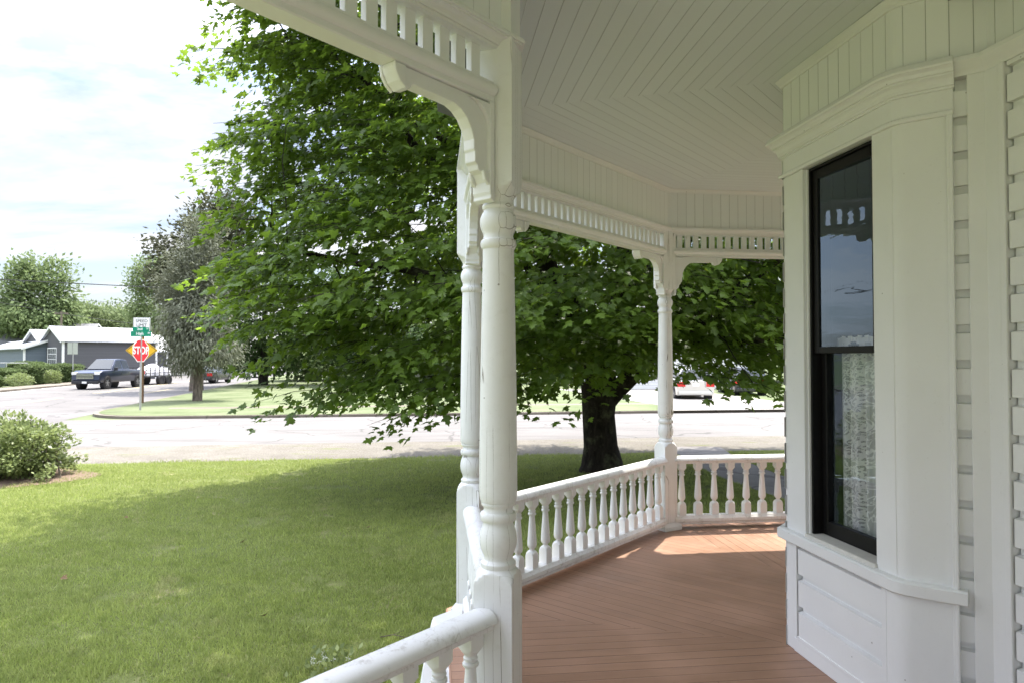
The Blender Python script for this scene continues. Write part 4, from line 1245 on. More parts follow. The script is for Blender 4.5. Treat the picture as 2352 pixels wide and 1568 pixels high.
m = MB(); ring = [(bb.x+1.38*math.cos(a)*(1+0.08*math.sin(3*a)), bb.y+1.05*math.sin(a)*(1+0.1*math.cos(4*a))) for a in [2*math.pi*i/40 for i in range(40)]]
m.add([(x, y, 0.004) for x, y in ring]+[(bb.x, bb.y, 0.07)], [(i, (i+1) % 40, 40) for i in range(40)])
tag(m.build('mulch_bed', MULCH, smooth=80), kind='structure')
# trimmed box hedges and round shrubs across the avenue
def boxhedge(label, px0, px1, py0, py1, Y, dy=1.8, group='clipped hedges by the grey building'):
    p0 = at(px0, Y, py0); p1 = at(px1, Y, py1)
    base = Vector(((p0.x+p1.x)/2, Y+dy/2, 0))
    t = thing('box_hedge', label, 'hedge', base, 0, group)
    w = p1.x-p0.x; h = p0.z
    n = 5200
    f = rng.random(n); u = rng.random(n); v_ = rng.random(n)
    P = np.zeros((n, 3))
    top = f < 0.34; fr = (f >= 0.34) & (f < 0.78); sd_ = f >= 0.78
    P[top] = np.stack([u[top]*w, v_[top]*dy, np.full(top.sum(), h)], 1)
    P[fr] = np.stack([u[fr]*w, np.zeros(fr.sum()), v_[fr]*h], 1)
    P[sd_] = np.stack([np.where(u[sd_] > .5, w, 0.0), u[sd_]*2 % 1*dy, v_[sd_]*h], 1)
    # soften corners
    c = np.array([w/2, dy/2, h/2]); q = (P-c)/c
    l = np.linalg.norm(q, axis=1, keepdims=True)
    P = c+c*q*(1-0.10*np.maximum(l-1.05, 0)/0.6) + rng.normal(0, 0.05, (n, 3))
    P += np.array([[mnoise.noise(Vector(p*1.1))*0.12] for p in P])
    D = q/np.maximum(l, 1e-6)
    P += np.array([p0.x, Y, 0])
    leaves('foliage', P, D, D+np.array([0, 0, 0.3]), rng.uniform(0.08, 0.17, n), OVAL, HEDGELEAF, t, 0.6)
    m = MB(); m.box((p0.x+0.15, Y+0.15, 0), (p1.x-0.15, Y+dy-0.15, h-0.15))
    m.build('shade_core', SHADECORE, t)
    return t
SHADECORE = plain('dark_hedge_core', (0.02, 0.028, 0.012), 0.95, var=0.5, scale=20)  # solid near-black block: the hedge's inner shade put into its colour
boxhedge('clipped box hedge at the left edge of the photo', -40, 27, 849, 888, 54)
boxhedge('clipped box hedge in the middle of the row by the grey building', 30, 107, 840, 882, 56)
boxhedge('clipped box hedge nearest the dark pickup truck', 104, 169, 838, 877, 60)
boxhedge('low clipped hedge seen over the front row of hedges', 12, 85, 833, 860, 62.5)
for lab, px, py, rx, rz_, Y in (('round shrub in front of the left and middle box hedges', 46, 872, 27, 16, 52.5), ('round shrub between the middle box hedge and the one by the truck', 122, 865, 17, 16, 56), ('small round shrub right of the last box hedge', 181, 862, 12, 16, 60), ('small round shrub at the left picture edge before the hedges', -4, 876, 14, 14, 52)):
    p = at(px, Y)
    shrub('round_shrub', lab, 'shrub', [E(px, Y, py, rx, rz_)], 1800, 0.12, BUSHLEAF if rx > 15 else HEDGELEAF, p, group='round shrubs by the hedges', shell=0.25, stems=5)
# low planting near the porch foot
PETAL = plain('white_petal', (0.8, 0.8, 0.76), 0.7)
wp = ground(765, 1545)
t = thing('flowering_plant', 'small white-flowered plant at the foot of the porch rail', 'plant', wp)
P = np.array(wp)+np.column_stack([rng.normal(0, 0.10, 150), rng.normal(0, 0.07, 150), rng.uniform(0.02, 0.18, 150)])
leaves('foliage', P, np.tile([0, 0, 1.0], (150, 1))+rng.normal(0, .5, (150, 3)), np.tile([0, -.5, .5], (150, 1)), rng.uniform(0.03, 0.06, 150), OVAL, BUSHLEAF, t, 0.5)
for i in range(7):
    m = MB(); c_ = wp+Vector((random.gauss(0, .07), random.gauss(0, .03), random.uniform(0.09, 0.16)))
    for k in range(5):
        a = 2*math.pi*k/5; p_ = Vector((math.cos(a), 0, math.sin(a)))
        m.add([c_, c_+p_*0.012+Vector((0, -.004, 0.006)), c_+p_*0.022+Vector((0, -.006, 0)), c_+p_*0.012+Vector((0, -.004, -0.006))], [(0, 1, 2, 3)])
    m.build('flower', PETAL, t, recalc=False)

LEAFB = plain('dry_brown_leaf', (0.16, 0.10, 0.05), 0.8, var=0.3)
V_, T_0 = maple_leaf_template()
me0 = None
for px, py, lab in ((300, 1192, 'dry brown leaf on the lawn, the one nearest the round bush'), (845, 1215, 'dry brown leaf on the shaded lawn, the one closest to the white post'), (150, 1330, 'dry brown leaf near the left edge of the lawn'),
                    (610, 1420, 'dry brown leaf on the lawn, the one nearest the white rail'), (560, 1250, 'dry brown leaf in the middle of the shaded lawn')):
    g_ = ground(px, py)
    if me0 is None:
        m = MB(); m.add([tuple(q_*0.07) for q_ in V_*np.array([1, 1, -2.0])], [tuple(q_) for q_ in T_0]); lf = m.build('fallen_leaf', LEAFB, recalc=False); me0 = lf
    else:
        lf = me0.copy(); COL.objects.link(lf)
    lf.location = (g_.x, g_.y, 0.045); lf.rotation_euler = (random.uniform(-.5, .5), random.uniform(-.5, .5), random.uniform(0, 6.28))
    tag(lf, lab, 'leaf', 'dry leaves on the lawn')
gt = ground(905, 1470)
m = MB(); m.tube([gt+Vector((-.10, 0, .05)), gt+Vector((0, .02, .06)), gt+Vector((.13, -.02, .05))], [0.005, 0.004, 0.002], 5); m.tube([gt+Vector((0, .02, .06)), gt+Vector((.07, .08, .07))], [0.003, 0.0015], 5)
tag(m.build('fallen_twig', BARK2), 'thin forked twig lying on the lawn beside the near porch rail', 'twig')
# ------------------------------------------------------------------ buildings
GREYW = boards('grey_lap_siding', 0.18, (0.100, 0.100, 0.108), (0.05, 0.05, 0.055), 0.008, 0.06, 0.7)
GREYB = boards('slate_lap_siding', 0.18, (0.14, 0.17, 0.20), (0.07, 0.08, 0.10), 0.008, 0.06, 0.7)
WHITEW = boards('white_lap_siding', 0.18, (0.72, 0.72, 0.70), (0.42, 0.42, 0.42), 0.012, 0.02, 0.6)
CREAMW = boards('cream_lap_siding', 0.18, (0.50, 0.48, 0.42), (0.3, 0.3, 0.28), 0.010, 0.02, 0.6)
METALR = boards('white_metal_roof', 0.5, (0.50, 0.51, 0.53), (0.45, 0.46, 0.48), 0.012, 0.03, 0.45)
SHING = boards('grey_shingle_roof', 0.16, (0.20, 0.20, 0.20), (0.12, 0.12, 0.12), 0.012, 0.12, 0.9)
TANR = boards('tan_shingle_roof', 0.16, (0.36, 0.27, 0.20), (0.22, 0.16, 0.12), 0.012, 0.12, 0.9)
TRIM = plain('white_trim', (0.78, 0.78, 0.76), 0.6, var=0.05)
DGLASS = N('dark_window_glass', 0.08, 0.8, color=(0.03, 0.035, 0.04)).m
def gable_house(name, label, corner, d, Lg, Wd, hw, hr, wmat, rmat, over=0.35, windows=(), cat='building', trimboards=True):
    """corner: front-left corner; long wall runs along d from it; gable wall runs to the left-back; ridge along d"""
    t = thing(name, label, cat, (corner[0], corner[1], 0))
    M = frame(corner, d, 0)
    def uvw(c):
        return (c.z, 0)
    m = MB(); m.box((0, 0, 0), (Lg, Wd, hw), M)
    m.prism([(0, hw), (Wd, hw), (Wd/2, hr)], 0.001, Lg-0.001, M, axis='x')
    m.build('wall', wmat, t, uv=uvw)
    m = MB()
    for sgn in (0, 1):
        y_e = -over if sgn == 0 else Wd+over
        sl = (hr-hw)/(Wd/2); z_e = hw-sl*over
        prof = [(y_e, z_e), (Wd/2, hr), (Wd/2, hr+0.12), (y_e, z_e+0.12)]
        m.prism(prof, -over, Lg+over, M, axis='x')
    dd = Vector((d[0], d[1])).normalized()
    m.build('roof', rmat, t, uv=lambda c: ((c.x*dd.x+c.y*dd.y), 0))
    if trimboards:
        for x in (0, Lg):
            for y in (0, Wd):
                m = MB(); m.box((x-0.09, y-0.09, 0), (x+0.09, y+0.09, hw-0.02), M); m.build('corner_board', TRIM, t)
        for x in (-over-0.02, Lg+over-0.0):
            m = MB()
            for sgn in (0, 1):
                y_e = -over if sgn == 0 else Wd+over
                m.prism([(y_e, z_e-0.10), (Wd/2, hr-0.10), (Wd/2, hr+0.13), (y_e, z_e+0.13)], x, x+0.05, M, axis='x')
            m.build('barge_board', TRIM, t)
    for (side, a, z, w, h, nx_, nz_) in windows:
        # side 'L': long wall (y=0), 'G': gable wall (x=0)
        if side == 'L': T_ = M @ Matrix.Translation((a, 0, z))
        elif side == 'G': T_ = M @ Matrix(((0, 1, 0, 0), (-1, 0, 0, a), (0, 0, 1, z), (0, 0, 0, 1)))
        m = MB()
        for (x0, x1, z0, z1) in ((-w/2-.1, -w/2, -.1, h+.1), (w/2, w/2+.1, -.1, h+.1), (-w/2, w/2, h, h+.1), (-w/2, w/2, -.1, 0)):
            m.box((x0, -0.07, z0), (x1, 0.02, z1), T_)
        for i in range(1, nx_): m.box((-w/2+w*i/nx_-0.03, -0.045, 0), (-w/2+w*i/nx_+0.03, 0.02, h), T_)
        for i in range(1, nz_): m.box((-w/2, -0.044, h*i/nz_-0.03), (w/2, 0.02, h*i/nz_+0.03), T_)
        wo = m.build('window', TRIM, t)
        m = MB(); m.box((-w/2, -0.02, 0), (w/2, 0.01, h), T_); m.build('glass', DGLASS, wo)
    return t
# main grey building: corner at px 146, ridge parallel to the picture
cA = at(145, 66)
bd = Vector((0.65, 0.76)).normalized()
gable_house('grey_building', 'long grey building with a white metal roof and a many-paned white window', (cA.x, cA.y), bd, 8.6, 6.4, 3.85, 5.2, GREYW, METALR, 0.3, [('G', 3.2, 1.0, 2.5, 2.1, 4, 4)])
cB = at(97, 72)
gable_house('grey_shed', 'grey gabled annexe just left of the long grey building', (cB.x, cB.y), bd, 5.5, 6.4, 3.7, 5.1, GREYW, METALR, 0.3, [])
q0_ = at(-30, 88).xy; q1_ = at(56, 68).xy
gable_house('blue_building', 'low slate-blue building with a pale roof at the left edge', q0_, (q1_-q0_).normalized(), (q1_-q0_).length, 5, 3.2, 4.1, GREYB, METALR, 0.3, [])
cD = at(-40, 104)
gable_house('shingled_house', 'house with a wide grey shingle roof behind the blue building', (cD.x, cD.y), Vector((1, 0.0)), 14.5, 9, 4.3, 7.4, GREYB, SHING, 0.4, [])
cE = at(185, 112)
gable_house('tan_roofed_house', 'distant house with a tan roof above the long white roof', (cE.x-6, cE.y), Vector((1, 0.0)), 9, 8, 3.4, 7.0, CREAMW, TANR, 0.4, [])
cF = at(352, 84)
gable_house('cream_cottage', 'small cream cottage half hidden between the stop sign and the grey-green tree', (cF.x, cF.y), Vector((0.9, 0.43)), 6, 5, 4.4, 6.4, CREAMW, SHING, 0.4, [('L', 1.6, 1.4, 0.9, 1.6, 2, 2), ('L', 4.0, 1.4, 0.9, 1.6, 2, 2)])
# low lean-to extension on the right of the grey building
cG = at(318, 74)
gable_house('garage_building', 'low grey garage with a steep white metal roof behind the stop sign', (cG.x, cG.y), bd, 3.0, 4.5, 3.0, 4.6, GREYW, METALR, 0.3, [])
# white house across the side road
cH = at(1405, 46)
gable_house('white_house', 'white clapboard house seen under the maple branches across the side road', (cH.x, cH.y), Vector((1, 0.12)), 9.5, 8, 3.6, 6.2, WHITEW, SHING, 0.4, [('L', 2.0, 1.2, 0.9, 1.5, 2, 2), ('L', 6.6, 1.2, 0.9, 1.5, 2, 2)])
cI = at(1950, 50)
gable_house('grey_blue_house', 'pale blue house beyond the driveway at the end of the porch rail', (cI.x, cI.y), Vector((1, 0.12)), 9, 8, 3.4, 6.0, GREYB, SHING, 0.4, [])
cJ = at(880, 66)
gable_house('pale_house', 'pale house glimpsed through the lower maple leaves', (cJ.x, cJ.y), Vector((1, 0.1)), 10, 8, 3.4, 6.0, CREAMW, SHING, 0.4, [('L', 3.0, 1.2, 0.9, 1.5, 2, 2)])
fa = at(-30, 62); fb = at(63, 60)
fnc = thing('metal_fence', 'low pale metal rail fence behind the hedges at the left', 'fence', (fa.x, fa.y, 0))
GALV0 = plain('galvanised_rail', (0.5, 0.5, 0.5), 0.4, 0.5, 0.5)
m = MB(); m.tube([fa+Vector((0, 0, 1.75)), fb+Vector((0, 0, 1.75))], 0.03, 6); m.build('rail', GALV0, fnc)
for i in range(3):
    p = fa.lerp(fb, i/2); m = MB(); m.tube([p, p+Vector((0, 0, 1.8))], 0.035, 6); m.build('post', GALV0, fnc)
# ------------------------------------------------------------------ signs
GALV = plain('galvanised_steel', (0.42, 0.42, 0.41), 0.45, 0.5, 0.6, var=0.1)
WOODP = plain('brown_timber', (0.16, 0.095, 0.05), 0.85, var=0.3)
REDS = plain('red_sign_face', (0.62, 0.02, 0.03), 0.4, var=0.03)
WHS = plain('white_sign_face', (0.80, 0.80, 0.78), 0.4, var=0.03)
YEL = plain('yellow_sign_face', (0.72, 0.42, 0.02), 0.4, var=0.03)
GRN = plain('green_sign_face', (0.0, 0.22, 0.12), 0.4, var=0.03)
BLK = plain('black_sign_ink', (0.02, 0.02, 0.02), 0.5)
ALU = plain('bare_aluminium_back', (0.45, 0.46, 0.44), 0.5, 0.5, 0.5)
def text(name, s, size, M, mat, parent, bold=0.0, sx=1.0):
    cu = bpy.data.curves.new(name, 'FONT'); cu.body = s; cu.size = size; cu.align_x = 'CENTER'; cu.align_y = 'CENTER'; cu.extrude = 0.002; cu.offset = bold
    tmp = bpy.data.objects.new(name, cu); COL.objects.link(tmp)
    dg = bpy.context.evaluated_depsgraph_get()
    me = bpy.data.meshes.new_from_object(tmp.evaluated_get(dg)); bpy.data.objects.remove(tmp); bpy.data.curves.remove(cu)
    o = bpy.data.objects.new(name, me); COL.objects.link(o)
    me.materials.clear(); me.materials.append(mat)
    me.transform(M @ Matrix.Diagonal((sx, 1, 1, 1)))
    o.parent = parent
    return o
def ngon(k, r, rot): return [(r*math.cos(rot+2*math.pi*i/k), r*math.sin(rot+2*math.pi*i/k)) for i in range(k)]
def face_to(dx, dz, yaw=0, dy=-0.0):
    # local text plane (x,y) -> world (x,z) facing -y
    return Matrix.Translation((dx, dy, dz)) @ Matrix.Rotation(R(90), 4, 'X')
sg = ground(323, 946)
s_ = sg.y/F
top = at(323, sg.y, 742).z
yaw = R(50-13)   # the stop sign is seen obliquely
stop = thing('stop_sign', 'red octagonal STOP sign with green street name blades on a steel post', 'sign', sg)
m = MB(); m.tube([(0, 0.03, -0.1), (0, 0.03, (HOR-765)*s_+EYE)], 0.04, 10); m.build('post', GALV, stop, world=False, smooth=40)
zc = EYE+(HOR-805)*s_
Y_ = Matrix.Rotation(R(80), 4, 'Z')
Rr = 25.5*s_/math.cos(math.pi/8)
m = MB(); m.prism(ngon(8, Rr, math.pi/8), -0.006, 0.0, Y_ @ Matrix.Translation((0, 0, zc)))
pn = m.build('sign_panel', WHS, stop, world=False)
m = MB(); m.prism(ngon(8, Rr*0.93, math.pi/8), -0.010, -0.007, Y_ @ Matrix.Translation((0, 0, zc)))
m.build('red_field', REDS, pn, world=False)
text('lettering', 'STOP', Rr*0.86, Y_ @ face_to(0, zc, dy=-0.014), WHS, pn, 0.008, 0.92)
zb = EYE+(HOR-767)*s_
def blade(label_txt, small, z, w, h, rotz):
    T_ = Matrix.Rotation(rotz, 4, 'Z')
    m = MB(); m.box((-w/2, -0.006, z-h/2), (w/2, 0.006, z+h/2), T_)
    b = m.build('street_name_blade', GRN, stop, world=False)
    text('lettering', label_txt, h*0.80, T_ @ face_to(-0.04, z, dy=-0.009), WHS, b, 0.003)
    if small: text('lettering', small, h*0.42, T_ @ face_to(w*0.40, z+h*0.1, dy=-0.009), WHS, b, 0.002)
blade('High', 'ST', zb, 50*s_, 12.5*s_, R(-6))
blade('2nd', 'ST', zb+10.5*s_, 34*s_, 9*s_, R(40))
# warning sign and speed limit on a timber post just behind
g2 = ground(326, 929)
k2 = g2.y/F
warn = thing('warning_sign', 'yellow diamond and SPEED LIMIT plate on a brown post behind the stop sign', 'sign', g2)
m = MB(); m.box((-0.07, 0.0, -0.1), (0.07, 0.10, EYE+(HOR-735)*k2)); m.build('post', WOODP, warn, world=False, bevel=0.01)
zd = EYE+(HOR-804)*k2
DM = Matrix.Translation((0, 0, zd)) @ Matrix.Diagonal((1.12, 1, 0.86, 1))
m = MB(); m.prism(ngon(4, 33*k2, 0), -0.03, -0.015, DM); dp = m.build('diamond_panel', YEL, warn, world=False)
m = MB()
q4 = ngon(4, 31*k2, 0); q5 = ngon(4, 29.6*k2, 0)
for i in range(4):
    a_, b_, c_, d_ = q4[i], q4[(i+1) % 4], q5[(i+1) % 4], q5[i]
    m.prism([a_, b_, c_, d_], -0.034, -0.031, DM)
m.build('border', BLK, dp, world=False)
zs2 = EYE+(HOR-749)*k2
m = MB(); m.box((-20*k2, -0.03, zs2-21*k2), (19*k2, -0.015, zs2+19*k2)); spn = m.build('speed_limit_panel', WHS, warn, world=False, bevel=0.004)
m = MB()
for (x0, x1, z0, z1) in ((-19, 18, 17.6, 18.1), (-19, 18, -20, -19.5), (-19, -18.5, -19.5, 17.6), (17.5, 18, -19.5, 17.6)):
    m.box((x0*k2, -0.034, zs2+z0*k2), (x1*k2, -0.031, zs2+z1*k2))
m.build('border', BLK, spn, world=False)
text('lettering', 'SPEED', 9.6*k2, face_to(-0.5*k2, zs2+11*k2, dy=-0.036), BLK, spn, 0.0, 1.08)
text('lettering', 'LIMIT', 9.6*k2, face_to(-0.5*k2, zs2+1.5*k2, dy=-0.036), BLK, spn, 0.0, 1.08)
text('lettering', '25', 22*k2, face_to(-0.5*k2, zs2-11*k2, dy=-0.036), BLK, spn, 0.01, 1.0)
# back of a sign across the avenue
g3 = at(168, 60)
k3 = 60/F
bs = thing('road_sign', 'pair of pale sign backs on a slim post before the grey wall', 'sign', g3)
m = MB(); m.tube([(0, 0, -0.1), (0, 0, EYE+(HOR-787)*k3)], 0.045, 8); m.build('post', GALV, bs, world=False)
for x in (-6.2, 6.2):
    m = MB(); m.box(((x-5.6)*k3, -0.08, EYE+(HOR-813)*k3), ((x+5.6)*k3, -0.065, EYE+(HOR-787)*k3)); m.build('sign_panel', plain('weathered_sign_back', (0.40, 0.42, 0.36), 0.6), bs, world=False, bevel=0.01)

# utility pole and wires
up = at(140, 92)
pole = thing('utility_pole', 'thin timber utility pole above the roofs at the left', 'pole', up)
m = MB(); m.tube([(0, 0, 0), (0, 0, EYE+(HOR-716)*92/F)], [0.17, 0.12], 10); m.build('pole', BARK2, pole, world=False)
m = MB(); m.box((-0.9, -0.06, EYE+(HOR-722)*92/F), (0.9, 0.06, EYE+(HOR-720)*92/F+0.1)); m.build('crossarm', BARK2, pole, world=False)
WIRE = plain('black_cable', (0.03, 0.03, 0.03), 0.6)
def wire(label, a, b, sag, r=0.022):
    m = MB(); a = Vector(a); b = Vector(b)
    m.tube([a.lerp(b, i/16)-Vector((0, 0, sag*4*(i/16)*(1-i/16))) for i in range(17)], r, 5)
    tag(m.build('overhead_wire', WIRE), label, 'wire', 'overhead wires over the avenue')
wire('thick overhead wire crossing the sky in front of the grey-green tree', at(-500, 44, 608), at(640, 38, 672), 0.15, 0.026)
wire('overhead wire sloping down to the tan roof behind the signs', at(-200, 44, 655), at(420, 90, 752), 0.5, 0.022)
wire('thin overhead wire meeting the picture edge above the thick one', at(-200, 60, 600), at(140, 92, 717), 0.6, 0.016)
wire('thin high overhead wire ending at the slim pale tree', at(-200, 60, 625), at(340, 80, 700), 0.5, 0.014)

# ------------------------------------------------------------------ vehicles
TYRE = plain('tyre_rubber', (0.02, 0.02, 0.02), 0.85)
RIM = plain('alloy_rim', (0.45, 0.45, 0.46), 0.3, 0.6, 0.8)
CHR = plain('chrome', (0.6, 0.6, 0.62), 0.18, 0.6, 0.9)
TRIMB = plain('black_plastic', (0.025, 0.025, 0.027), 0.6)
REDL = N('red_lamp', 0.2, 0.6, color=(0.55, 0.02, 0.02)).m
CLRL = N('clear_lamp', 0.15, 0.7, color=(0.7, 0.7, 0.7)).m
CARG = N('car_glass', 0.05, 0.9, color=(0.02, 0.025, 0.028)).m
def carpaint(name, c): 
    m = N(name, 0.28, 0.5, 0.35, c); m.b.inputs['Coat Weight'].default_value = 0.7; m.b.inputs['Coat Roughness'].default_value = 0.06
    return m.m
def loft_side(mb, prof, half, zb, tumble, ins=0.05, zt=9):
    """side profile (x,z) lofted across y with rounded shoulders; above zb the section leans in by tumble per metre"""
    lay = [(-1, 0.06), (-0.985, 0.02), (-0.93, 0.0), (0.93, 0.0), (0.985, 0.02), (1, 0.06)]
    cx_ = sum(p[0] for p in prof)/len(prof); cz_ = sum(p[1] for p in prof)/len(prof)
    n0 = len(mb.v); k = len(prof)
    for f, s in lay:
        for x, z in prof:
            hh = half-max(0, z-zb)*tumble
            xs = x-math.copysign(min(s, abs(x-cx_)), x-cx_); zs_ = z-math.copysign(min(s*0.6, abs(z-cz_)), z-cz_)
            mb.v.append((xs, f*hh, zs_))
    for i in range(len(lay)-1):
        for j in range(k):
            a = n0+i*k+j; b = n0+i*k+(j+1) % k
            mb.f.append((a, b, b+k, a+k))
    mb.f.append(tuple(n0+j for j in range(k-1, -1, -1))); mb.f.append(tuple(n0+(len(lay)-1)*k+j for j in range(k)))
def wheel(par, x, y, r, w, rimf=0.62):
    m = MB()
    prof = [(r*rimf, -w/2), (r*0.94, -w/2), (r, -w/2+0.03), (r, w/2-0.03), (r*0.94, w/2), (r*rimf, w/2)]
    n = 28; n0 = 0
    for i in range(n):
        a = 2*math.pi*i/n
        for rr_, yy in prof: m.v.append((x+rr_*math.cos(a), y+yy, r+rr_*math.sin(a)))
    k = len(prof)
    for i in range(n):
        for j in range(k):
            a = i*k+j; b = i*k+(j+1) % k; c = ((i+1) % n)*k
            m.f.append((a, b, c+(j+1) % k, c+j))
    wo = m.build('wheel', TYRE, par, world=False, smooth=40)
    m = MB()
    sgn = 1 if y > 0 else -1
    yo = y+sgn*(w/2-0.02)
    m.tube([(x, y-sgn*0.05, r), (x, yo-sgn*0.03, r)], r*rimf*0.99, 24)
    for i in range(6):
        a = 2*math.pi*i/6
        d = Vector((math.cos(a), 0, math.sin(a))); q = Vector((-d.z, 0, d.x))*0.035
        c = Vector((x, yo, r)); o1 = c+d*r*rimf*0.95
        m.add([c-q, c+q, o1+q*0.8, o1-q*0.8, c-q-Vector((0, sgn*.03, 0)), c+q-Vector((0, sgn*.03, 0)), o1+q-Vector((0, sgn*.03, 0)), o1-q-Vector((0, sgn*.03, 0))], [(0, 1, 2, 3), (4, 7, 6, 5), (0, 3, 7, 4), (1, 5, 6, 2), (2, 6, 7, 3), (0, 4, 5, 1)])
    m.build('rim', RIM, wo, world=False)
    m = MB(); m.tube([(x, y+sgn*0.02-sgn*(w*0.9), r), (x, y+sgn*0.094, r)], r*1.15, 28)
    m.build('wheel_arch', TRIMB, wo, world=False)
def panel(mb, pts, off):
    """thin quad/polygon shell pushed out along its normal"""
    P = [Vector(p) for p in pts]; n = (P[1]-P[0]).cross(P[2]-P[0]).normalized()*off
    k = len(P)
    mb.add([p+n for p in P] + [p-n for p in P], [tuple(range(k)), tuple(range(2*k-1, k-1, -1))]+[(i, i+k, (i+1) % k+k, (i+1) % k) for i in range(k)])
def vehicle(kind, label, cat, loc, rz, col, group=None):
    t = thing(kind, label, cat, loc, rz, group)
    P = carpaint(kind+'_paint', col)
    if kind == 'pickup_truck':
        Lh, half, r = 2.95, 0.98, 0.42
        body = [(-2.95, 0.55), (-2.95, 1.16), (-1.0, 1.22), (1.35, 1.24), (2.55, 1.20), (2.86, 1.05), (2.95, 0.6), (2.7, 0.42), (-2.8, 0.45)]
        cab = [(-1.0, 1.2), (-0.85, 1.88), (-0.5, 1.95), (0.55, 1.93), (1.40, 1.22)]
        ax = (-1.95, 1.95)
        side = [[(-0.90, 1.30), (-0.78, 1.80), (-0.08, 1.86), (-0.08, 1.30)], [(0.02, 1.30), (0.02, 1.86), (0.50, 1.83), (1.10, 1.30)]]
        wsh = ((1.36, 1.27), (0.60, 1.88)); rwn = ((-0.985, 1.30), (-0.88, 1.80))
    elif kind == 'sedan_car':
        Lh, half, r = 2.35, 0.89, 0.33
        body = [(-2.35, 0.50), (-2.33, 0.95), (-1.75, 1.02), (0.9, 0.98), (1.9, 0.86), (2.28, 0.68), (2.33, 0.4), (2.1, 0.24), (-2.2, 0.28)]
        cab = [(-1.8, 1.0), (-1.05, 1.38), (-0.3, 1.44), (0.35, 1.38), (1.15, 0.96)]
        ax = (-1.38, 1.40)
        side = [[(-1.35, 1.05), (-0.95, 1.32), (-0.35, 1.38), (-0.35, 1.03)], [(-0.28, 1.03), (-0.28, 1.38), (0.28, 1.33), (0.85, 1.0)]]
        wsh = ((1.10, 1.0), (0.40, 1.36)); rwn = ((-1.72, 1.05), (-1.10, 1.35))
    else:
        Lh, half, r = 2.35, 0.94, 0.36
        body = [(-2.33, 0.52), (-2.36, 1.05), (-2.2, 1.12), (1.0, 1.08), (1.95, 1.0), (2.30, 0.82), (2.35, 0.45), (2.1, 0.28), (-2.2, 0.30)]
        cab = [(-2.25, 1.1), (-2.0, 1.66), (-1.7, 1.72), (0.1, 1.70), (0.35, 1.62), (1.15, 1.08)]
        ax = (-1.40, 1.42)
        side = [[(-1.95, 1.18), (-1.80, 1.55), (-1.15, 1.60), (-1.15, 1.16)], [(-1.08, 1.16), (-1.08, 1.60), (-0.35, 1.61), (-0.35, 1.14)], [(-0.28, 1.14), (-0.28, 1.61), (0.20, 1.56), (0.85, 1.10)]]
        wsh = ((1.10, 1.12), (0.40, 1.60)); rwn = ((-2.27, 1.16), (-2.06, 1.60))
    zb = body[1][1]; tmb = 0.30
    m = MB(); loft_side(m, body, half, 9, 0); bo = m.build('body', P, t, world=False, smooth=35, bevel=0.02)
    m = MB(); loft_side(m, cab, half-0.05, zb, tmb); m.build('cabin', P, t, world=False, smooth=35)
    for sgn in (-1, 1):
        for w in side:
            pts = [(x, sgn*(half-0.05-max(0, z-zb)*tmb+0.004), z) for x, z in w]
            m = MB(); panel(m, pts, 0.006); m.build('side_window', CARG, t, world=False)
    for nm, ((x0, z0), (x1, z1)), s in (('windscreen', wsh, 1), ('rear_window', rwn, -1)):
        hw0 = half-0.10-max(0, z0-zb)*tmb; hw1 = half-0.12-max(0, z1-zb)*tmb
        x0 += 0.01*s; x1 += 0.01*s
        m = MB(); panel(m, [(x0, -hw0, z0+0.012), (x0, hw0, z0+0.012), (x1, hw1, z1+0.012), (x1, -hw1, z1+0.012)], 0.02); m.build(nm, CARG, t, world=False)
    for x in ax:
        for sgn in (-1, 1): wheel(t, x, sgn*(half-0.09), r, 0.24)
    F0 = Lh; zt = body[4][1]
    for sgn in (-1, 1):
        m = MB(); m.box((F0-0.16, sgn*(half-0.02) if sgn < 0 else half-0.36, zt-0.26), (F0-0.005, sgn*(half-0.36) if sgn < 0 else half-0.02, zt-0.10) ); m.build('headlight', CLRL, t, world=False, bevel=0.02)
        a_ = (half-0.20) if kind == 'pickup_truck' else (half-0.42)
        m = MB(); lo_, hi_ = sorted((sgn*a_, sgn*(half+0.004))); m.box((-F0-0.012, lo_, zb-0.30), (-F0+0.10, hi_, zb-0.05)); m.build('tail_light', REDL, t, world=False, bevel=0.015)
        m = MB(); lo_, hi_ = sorted((sgn*(half-0.02), sgn*(half+0.20))); m.box((wsh[0][0]-0.35, lo_, zb+0.04), (wsh[0][0]-0.20, hi_, zb+0.24)); m.build('mirror', TRIMB, t, world=False, bevel=0.03)
        m = MB()
        for w in side[:2]:
            xm = w[0][0]+0.12
            lo_, hi_ = sorted((sgn*(half-0.0), sgn*(half+0.03))); m.box((xm, lo_, zb-0.16), (xm+0.16, hi_, zb-0.12))
        m.build('door_handle', CHR, t, world=False)
    m = MB(); m.box((-F0-0.06, -half+0.08, 0.42 if kind == 'pickup_truck' else 0.34), (-F0+0.1, half-0.08, 0.60 if kind == 'pickup_truck' else 0.52)); m.build('rear_bumper', CHR if kind == 'pickup_truck' else P, t, world=False, bevel=0.03)
    m = MB(); m.box((F0-0.1, -half+0.05, 0.36), (F0+0.08, half-0.05, 0.56)); m.build('front_bumper', TRIMB if kind == 'pickup_truck' else P, t, world=False, bevel=0.03)
    m = MB()
